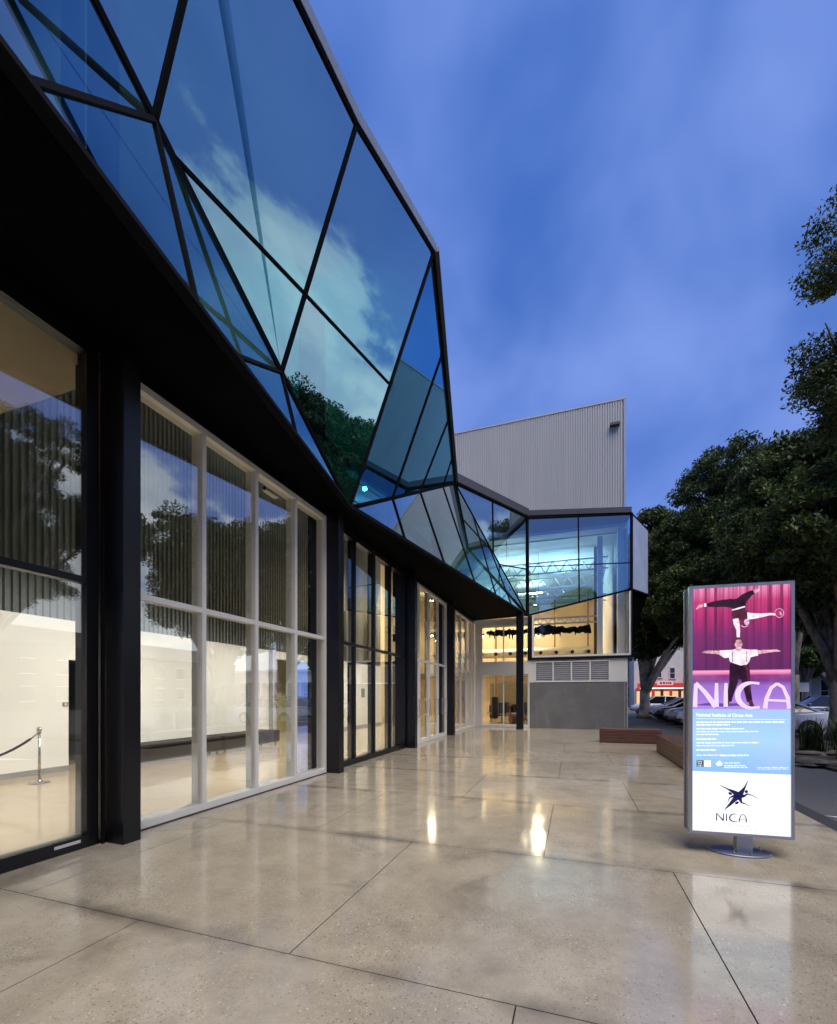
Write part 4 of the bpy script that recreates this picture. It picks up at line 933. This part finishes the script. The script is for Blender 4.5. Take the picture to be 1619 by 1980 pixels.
tree('added broad tree behind the forecourt middle, keeping sky out of the picture window', (-.3, -14, -.05), blobs_for(-.3, -14, 2.6, 14.5, 4.4, 32, 9), .3, 32, dens=.6, L=.14, W=.06, spread=.36)  # second added tree, also blocks sky mirrored in the picture window
for i, (px, Yd, h, rr) in enumerate(((1556, 44, 11, 4.2), (1606, 48, 11, 4.0))):
    p = O + ray(px, 1345)*Yd
    tree(('slim dark trunked street tree with a small sign plate on it', 'slim street tree beyond the dark parked cars')[i], (p.x, p.y, -.05), blobs_for(p.x, p.y, 3.2, h, rr, 20+i, 7), .28, 20+i, dens=.45, fork=2.6, L=.22, W=.09, spread=.42)
p = O + ray(1552, 1329)*43.2
t = thing('street_sign', 'small white street sign plate in front of the slim trunk', 'sign', (p.x, p.y, -.05))
MB().box((p.x-.5, p.y-.02, p.z-.45), (p.x+.5, p.y+.02, p.z+.45)).build('plate', MAT['endwall'], t)
MB().tube([(p.x, p.y+.05, -.05), (p.x, p.y+.05, p.z+.4)], .04, 8).build('pole', MAT['skirt'], t)

# ------------------------------------------------------------------ planting bed with edging rocks
MB().prism([(5.2, 11.2, -.048), (9.6, 10.2, -.048), (9.8, 20.0, -.048), (5.9, 20.0, -.048), (5.0, 15.5, -.048)], (0, 0, .05)).build('planting_bed', paint('bed_soil', (.022, .017, .013), .95, .4, 6, bump=.8), kind='structure')
rk = random.Random(8)
def rock(x, y, s, lab):
    m = MB(); k = 8; prof = [(.55, 0), (.95, .12), (1.0, .35), (.78, .62), (.4, .74)]
    vs = []; sx_, sy_ = s*rk.uniform(.8, 1.5), s*rk.uniform(.6, .9); ph = rk.random()*6; zh = s*rk.uniform(.6, .9)
    for r_, z in prof:
        for j in range(k):
            a = 2*math.pi*j/k + ph; q = r_*rk.uniform(.82, 1.15); vs.append((x + sx_*q*math.cos(a), y + sy_*q*math.sin(a), -.02 + z*zh*rk.uniform(.9, 1.1)))
    n = len(prof); fs = [(i*k+j, i*k+(j+1) % k, (i+1)*k+(j+1) % k, (i+1)*k+j) for i in range(n-1) for j in range(k)] + [tuple(range((n-1)*k, n*k))]
    m.add(vs, fs).build('rock', MAT['rockm'], label=lab, cat='rock', group='rocks edging the planting bed')
MAT['rockm'] = paint('dark_rock', (.085, .072, .062), .85, .4, 5, bump=.6)
for i in range(16):
    u = i/15; x = 5.0 + 3.8*u if i < 9 else 5.2 + 3.6*((i-9)/6); y = (12.4 - 1.3*u if i < 9 else 14.6 - .5*((i-9)/6)) + rk.uniform(-.2, .2)
    rock(x, y, rk.uniform(.20, .36), 'rough dark rock, ' + ('first', 'second', 'third', 'fourth', 'fifth', 'sixth', 'seventh', 'eighth', 'ninth')[i if i < 9 else i-9] + ' from the lit sign in the ' + ('front edge' if i < 9 else 'inner row') + ' of the planting bed')
def tuft(x, y, h, lab, seed, n=90):
    g = random.Random(seed); m = MB()
    for i in range(n):
        a = g.uniform(0, 6.28); l = h*g.uniform(.5, 1); o = g.uniform(.1, .6)*l; bx, by = x + g.gauss(0, .12), y + g.gauss(0, .12)
        ca, sa = math.cos(a), math.sin(a); w = .012
        p0, p1, p2 = V((bx, by, 0)), V((bx + ca*o*.4, by + sa*o*.4, l*.65)), V((bx + ca*o, by + sa*o, l)); sd_ = V((-sa*w, ca*w, 0))
        m.add([p0-sd_, p0+sd_, p1+sd_*.8, p1-sd_*.8, p2], [(0, 1, 2, 3), (3, 2, 4)])
    t = thing('grass_tuft', lab, 'plant', (x, y, 0), group='spiky plants in the rock edged bed'); m.build('blades', MAT['leaf2'], t, kind='stuff')
for i, (x, y, h) in enumerate(((6.3, 15.4, 1.0), (7.0, 15.3, 1.05), (7.6, 15.8, .95), (8.2, 15.4, 1.0), (6.3, 13.6, .55), (7.4, 13.2, .6), (8.9, 15.9, 1.0), (7.9, 17.4, 1.0))):
    tuft(x, y, h, ('grass clump next to the lit sign', 'tall grass clump before the white sedan tail', 'mid grass clump behind the inner rocks', 'grass clump by the edge of the bed', 'short grass clump between the two rows of rocks', 'small grass clump in front of the tree trunk', 'outermost grass clump at the view edge', 'grass clump behind all the others by the parked white sedan')[i], 40+i, 220)

# ------------------------------------------------------------------ parked cars
def car_paint(name, col, me=.5):
    m = M(name); m.set(col=col, ro=.28, me=me, coat=.8); return m.m
CARG = M('car_glass'); CARG.set(col=(.012, .014, .018), ro=.06, sp=.8); CARG = CARG.m
LAMP = paint('headlamp', (.55, .57, .6), .15, .05, 9); TAIL = paint('tail_lamp', (.30, .012, .012), .2, .1, 9)
def loft(stations, k):
    vs = [p for s in stations for p in s]; n = len(stations)
    fs = [(i*k+j, (i+1)*k+j, (i+1)*k+(j+1) % k, i*k+(j+1) % k) for i in range(n-1) for j in range(k)]
    return vs, fs + [tuple(range(k)), tuple(reversed(range((n-1)*k, n*k)))]
def car(lab, x, y, rz, pm, kind='sedan', zs=1.0):
    t = thing('parked_car', lab, 'car', (x, y, -.05), rz, group='cars parked beside the planting bed')
    ht = 1.44*zs
    # body stations: x, belt height, half width, bottom
    if kind == 'sedan': st = [(-2.25, .78, .66, .42), (-2.18, .96, .76, .30), (-1.7, 1.01, .83, .22), (-.9, .97, .86, .2), (.4, .94, .86, .2), (1.05, .93, .85, .2), (1.7, .84, .81, .22), (2.1, .72, .74, .28), (2.24, .56, .62, .36)]
    else: st = [(-1.98, .84, .70, .40), (-1.9, 1.0, .79, .30), (-1.5, 1.0, .84, .22), (-.6, .97, .85, .2), (.5, .95, .85, .2), (1.05, .94, .84, .2), (1.6, .86, .80, .22), (1.95, .72, .72, .28), (2.06, .56, .60, .36)]
    S_ = []
    for X, zt, w, zb in st:
        half = [(.0, zb), (w*.86, zb), (w*.98, zb+.14), (w, (zb+zt)/2), (w*.97, zt-.12), (w*.90, zt-.02), (w*.55, zt+.025)]
        S_.append([(X, a, z) for a, z in half] + [(X, 0, zt+.035)] + [(X, -a, z) for a, z in reversed(half[1:])])
    k = len(S_[0]); vs, fs = loft(S_, k); MB().add(vs, fs).build('body', pm, t, local=True, smooth=True)
    f = (1.15, .30, -.75, -1.72) if kind == 'sedan' else (1.10, .25, -1.25, -1.88)
    cab = []
    for X, z, w0, w1 in ((f[0], .955, .76, .76), (f[1], ht-.03, .78, .58), ((f[1]+f[2])/2, ht, .79, .59), (f[2], ht-.03, .78, .57), (f[3], 1.0, .72, .70)):
        zb = .93
        cab.append([(X, w0, zb), (X, (w0*.35+w1*.65), zb+(z-zb)*.62), (X, w1, z-.02 if z > 1.1 else z), (X, 0, z+.01), (X, -w1, z-.02 if z > 1.1 else z), (X, -(w0*.35+w1*.65), zb+(z-zb)*.62), (X, -w0, zb)])
    vs, fs = loft(cab, 7); MB().add(vs, fs).build('windows', CARG, t, local=True, smooth=False)
    rf = [[(X, w, ht-.035+dz), (X, w*.6, ht+.005+dz), (X, 0, ht+.02+dz), (X, -w*.6, ht+.005+dz), (X, -w, ht-.035+dz), (X, 0, ht-.05+dz)] for X, w, dz in ((f[1]+.06, .60, -.02), ((f[1]+f[2])/2, .615, .0), (f[2]-.05, .595, -.02))]
    vs, fs = loft(rf, 6); MB().add(vs, fs).build('roof', pm, t, local=True, smooth=True)
    pil = MB()
    for sgn in (1, -1):
        for a, b in (((f[0], .775*sgn, .95), (f[1], .60*sgn, ht-.02)), ((f[2], .60*sgn, ht-.02), (f[3], .72*sgn, 1.0)), (((f[1]+f[2])/2, .625*sgn, ht-.03), ((f[1]+f[2])/2+.05, .815*sgn, .95))): pil.beam(a, b, .07, .045, (0, sgn, .3))
    pil.build('pillars', pm, t, local=True)
    fx_, rx_ = (1.36, -1.35) if kind == 'sedan' else (1.28, -1.22)
    for X in (fx_, rx_):
        for sgn in (1, -1):
            w0 = .80
            arch = MB().tube([(X, .70*sgn, .33), (X, .858*sgn, .33)], .345, 20).build('wheel_arch', MAT['rubber'], t, local=True)
            wh = MB().tube([(X, .68*sgn, .31), (X, .72*sgn, .31), (X, .86*sgn, .31), (X, .885*sgn, .31)], [.28, .31, .31, .285], 20).build('wheel', MAT['rubber'], t, local=True)
            MB().tube([(X, .87*sgn, .31), (X, .892*sgn, .31)], [.20, .185], 16).build('rim', MAT['silver'], wh, local=True)
    fx2, rx2 = st[-2][0], st[1][0]
    for sgn in (1, -1):
        MB().beam((fx2+.06, .40*sgn, .66), (fx2-.16, .70*sgn, .70), .13, .07, (1, .5*sgn, .2)).build('headlight', LAMP, t, local=True)
        MB().beam((rx2-.03, .42*sgn, .84), (rx2+.03, .72*sgn, .86), .14, .06, (-1, .3*sgn, 0)).build('tail_light', TAIL, t, local=True)
        MB().bbox((.80, .86*sgn-.1, .97), (.93, .86*sgn+.1, 1.10), .02).build('wing_mirror', pm, t, local=True)
        MB().box((-.25, .852*sgn-.008, .80), (-.08, .866*sgn+.008, .83)).build('handle', pm, t, local=True)
    MB().box((st[-1][0]-.10, -.5, .34), (st[-1][0]+.03, .5, .46)).build('bumper', MAT['rubber'], t, local=True)
    MB().box((st[-1][0]-.02, -.19, .47), (st[-1][0]+.036, .19, .57)).build('number_plate', MAT['endwall'], t, local=True)
    return t
cp = {n: car_paint('car_paint_'+n, c, me) for n, c, me in (('white', (.72, .74, .80), 0), ('silver', (.50, .53, .58), .6), ('pale_silver', (.60, .62, .66), .5), ('black', (.010, .011, .014), .2), ('dark', (.03, .035, .05), .4), ('blue', (.035, .055, .14), .4), ('grey', (.20, .21, .24), .5))}
PI = math.pi
car('white sedan parked nearest, its tail showing past the lit sign', 7.05, 21.6, PI, cp['white'])
car('pale silver sedan whose nose peeks out beside the lit sign', 7.05, 24.75, PI, cp['pale_silver'])
car('silver blue hatchback with its front wheel showing left of the lit sign', 6.85, 27.9, PI, cp['silver'], 'hatch')
car('black car parked between two silver cars', 6.9, 30.9, PI, cp['black'])
car('silver hatchback parked just beyond the black car', 6.9, 33.6, PI, cp['pale_silver'], 'hatch')
car('dark car parked beyond the pale tree trunk', 7.4, 37.0, PI, cp['dark'])
car('white car seen left of the pale tree trunk', 6.7, 42.5, PI, cp['white'], 'hatch', 1.08)
car('grey car parked farthest along the row', 8.2, 46.0, PI, cp['grey'])
p = O + ray(1585, 1345)*28; car('dark blue hatchback behind the white sedan', p.x, p.y, PI, cp['blue'], 'hatch', 1.1)
p = O + ray(1655, 1345)*27; car('black hatchback at the edge of the view behind the rock bed', p.x, p.y, PI, cp['black'], 'hatch', 1.12)

# ------------------------------------------------------------------ buildings across the car park
BY = 64.0
def facade(name, lab, x0, x1, h, wallm, wins, depth=12, y=BY):
    t = thing(name, lab, 'building', ((x0+x1)/2, y, -.05))
    MB().box((x0, y, -.05), (x1, y+depth, h)).build('wall', wallm, t)
    MB().box((x0-.1, y-.25, h), (x1+.1, y+depth, h+.35)).build('cornice', MAT['endwall'], t)
    for (a, b, z0, z1) in wins:
        f = MB()
        for q0, q1 in (((a, y-.06, z0), (a+.09, y-.003, z1)), ((b-.09, y-.06, z0), (b, y-.003, z1)), ((a, y-.06, z1), (b, y-.003, z1+.09)), ((a-.06, y-.12, z0-.1), (b+.06, y-.003, z0))): f.box(q0, q1)
        fo = f.build('window', MAT['endwall'], t)
        MB().box((a+.09, y-.03, z0), (b-.09, y-.004, z1)).build('pane', CARG, fo)
        MB().box((a+.09, y-.05, (z0+z1)/2-.03), (b-.09, y-.031, (z0+z1)/2+.03)).build('glazing_bar', MAT['endwall'], fo)
    return t
wb = paint('white_painted_brick', (.62, .60, .57), .75, .08, 1.5)
def xat(px, y): return ony(px, 1345, y).x
sa, sb = xat(1226, BY), xat(1338, BY)
shop = facade('shop', 'white shop with a glowing red fascia and awning across the car park', sa, sb, 8.6, wb, [(xat(1294, BY), xat(1306, BY), 3.75, 5.05), (xat(1268, BY), xat(1280, BY), 3.9, 5.0), (xat(1322, BY), xat(1332, BY), 3.75, 5.05)])
redm = emit('lit_red_fascia', (.62, .05, .04), .75); warm = emit('lit_shop_front', (1.0, .62, .28), 1.0); tube_ = emit('shop_tube_light', (1.0, .85, .62), 2.2)
MB().box((sa+.2, BY-1.6, 2.35), (sb-.2, BY-.01, 2.55)).build('awning', redm, shop)
MB().box((sa+.2, BY-1.7, 2.56), (sb-.2, BY-1.55, 3.1)).build('fascia', redm, shop)
MB().box((sa+2.4, BY-1.76, 2.85), (sb-2.4, BY-1.72, 3.35)).build('fascia_board', emit('fascia_panel', (.80, .50, .55), .8), shop)
m = MB(); fr_ = random.Random(2); x = sa+2.7
while x < sb-2.8: w_ = fr_.uniform(.18, .34); m.box((x, BY-1.785, 2.98), (x+w_*.75, BY-1.765, 3.22)); x += w_
m.build('fascia_lettering', paint('fascia_red', (.35, .03, .05), .5), shop)
for i in range(7):
    x = sa + .5 + i*(sb-sa-1)/6.4; MB().box((x, BY-1.73, 2.40), (x+1.0, BY-1.705, 2.52)).build('tube_light', tube_, shop)
for i in range(6):
    x = sa + .3 + i*(sb-sa-.6)/6; MB().box((x, BY-.05, .1), (x+(sb-sa)/6-.35, BY-.004, 2.1)).build('shop_window', warm, shop)
    MB().box((x+(sb-sa)/6-.34, BY-.2, -.05), (x+(sb-sa)/6-.02, BY-.06, 2.34)).build('shop_post', redm if i % 2 else MAT['olive'], shop)
facade('warehouse', 'dark brick building beyond the farthest parked cars, left of the lit shop', -14, sa-.3, 7.2, paint('dark_brick', (.10, .075, .062), .85, .25, 2), [(-12+i*3.1, -10.6+i*3.1, 1.2, 2.8) for i in range(7)], y=BY+6)
wa, wc = xat(1340, BY)+.4, 75
whb = facade('white_terrace', 'long pale building with arched openings behind the dark cars', wa, wc, 5.6, paint('pale_stucco', (.42, .43, .46), .8, .08, 1.2), [(wa+2+i*2.6, wa+3.3+i*2.6, .8, 3.4) for i in range(16)])
MB().box((wa, BY-1.2, 3.7), (wc, BY-.01, 3.95)).build('verandah_roof', MAT['endwall'], whb)
for i in range(18): x = wa + .6 + i*2.6; MB().box((x-.12, BY-1.15, -.05), (x+.12, BY-.9, 3.7)).build('verandah_post', MAT['endwall'], whb)

# ------------------------------------------------------------------ the side of the car park out of view, seen only in the glass
for i, (y0, y1, h, col) in enumerate(((-30, -14, 6.2, (.07, .045, .036)), (-13.6, 3, 7.4, (.08, .07, .062)), (3.4, 21, 6.0, (.055, .038, .032)), (21.4, 40, 7.0, (.075, .07, .064)), (40.4, 60, 6.4, (.06, .045, .038)))):
    t = thing('terrace_house', ('red brick house facing the car park behind the camera', 'tall rendered house mirrored in the lobby glass', 'dark brick house mirrored in the lobby glass', 'grey rendered house mirrored in the far lobby glass', 'brown brick house at the far corner of the car park')[i], 'house', (46, (y0+y1)/2, -.05))
    MB().box((44, y0, -.05), (54, y1, h)).build('wall', paint('house_wall', col, .8, .2, 1.5), t)
    MB().prism([(43.6, y0-.1, h), (54.4, y0-.1, h), (49, y0-.1, h+2.4)], (0, y1-y0+.2, 0)).build('roof', paint('slate', (.05, .05, .055), .7), t)
    n = int((y1-y0)/3.4)
    for k in range(n):
        for z in (1.0, 3.9):
            y = y0 + 1.2 + k*3.4; f = MB().box((43.9, y-.06, z-.1), (43.996, y+1.36, z-.02)).box((43.9, y-.06, z+1.5), (43.996, y+1.36, z+1.58)).build('window', MAT['endwall'], t)
            MB().box((43.95, y, z), (43.996, y+1.3, z+1.48)).build('pane', CARG, f)
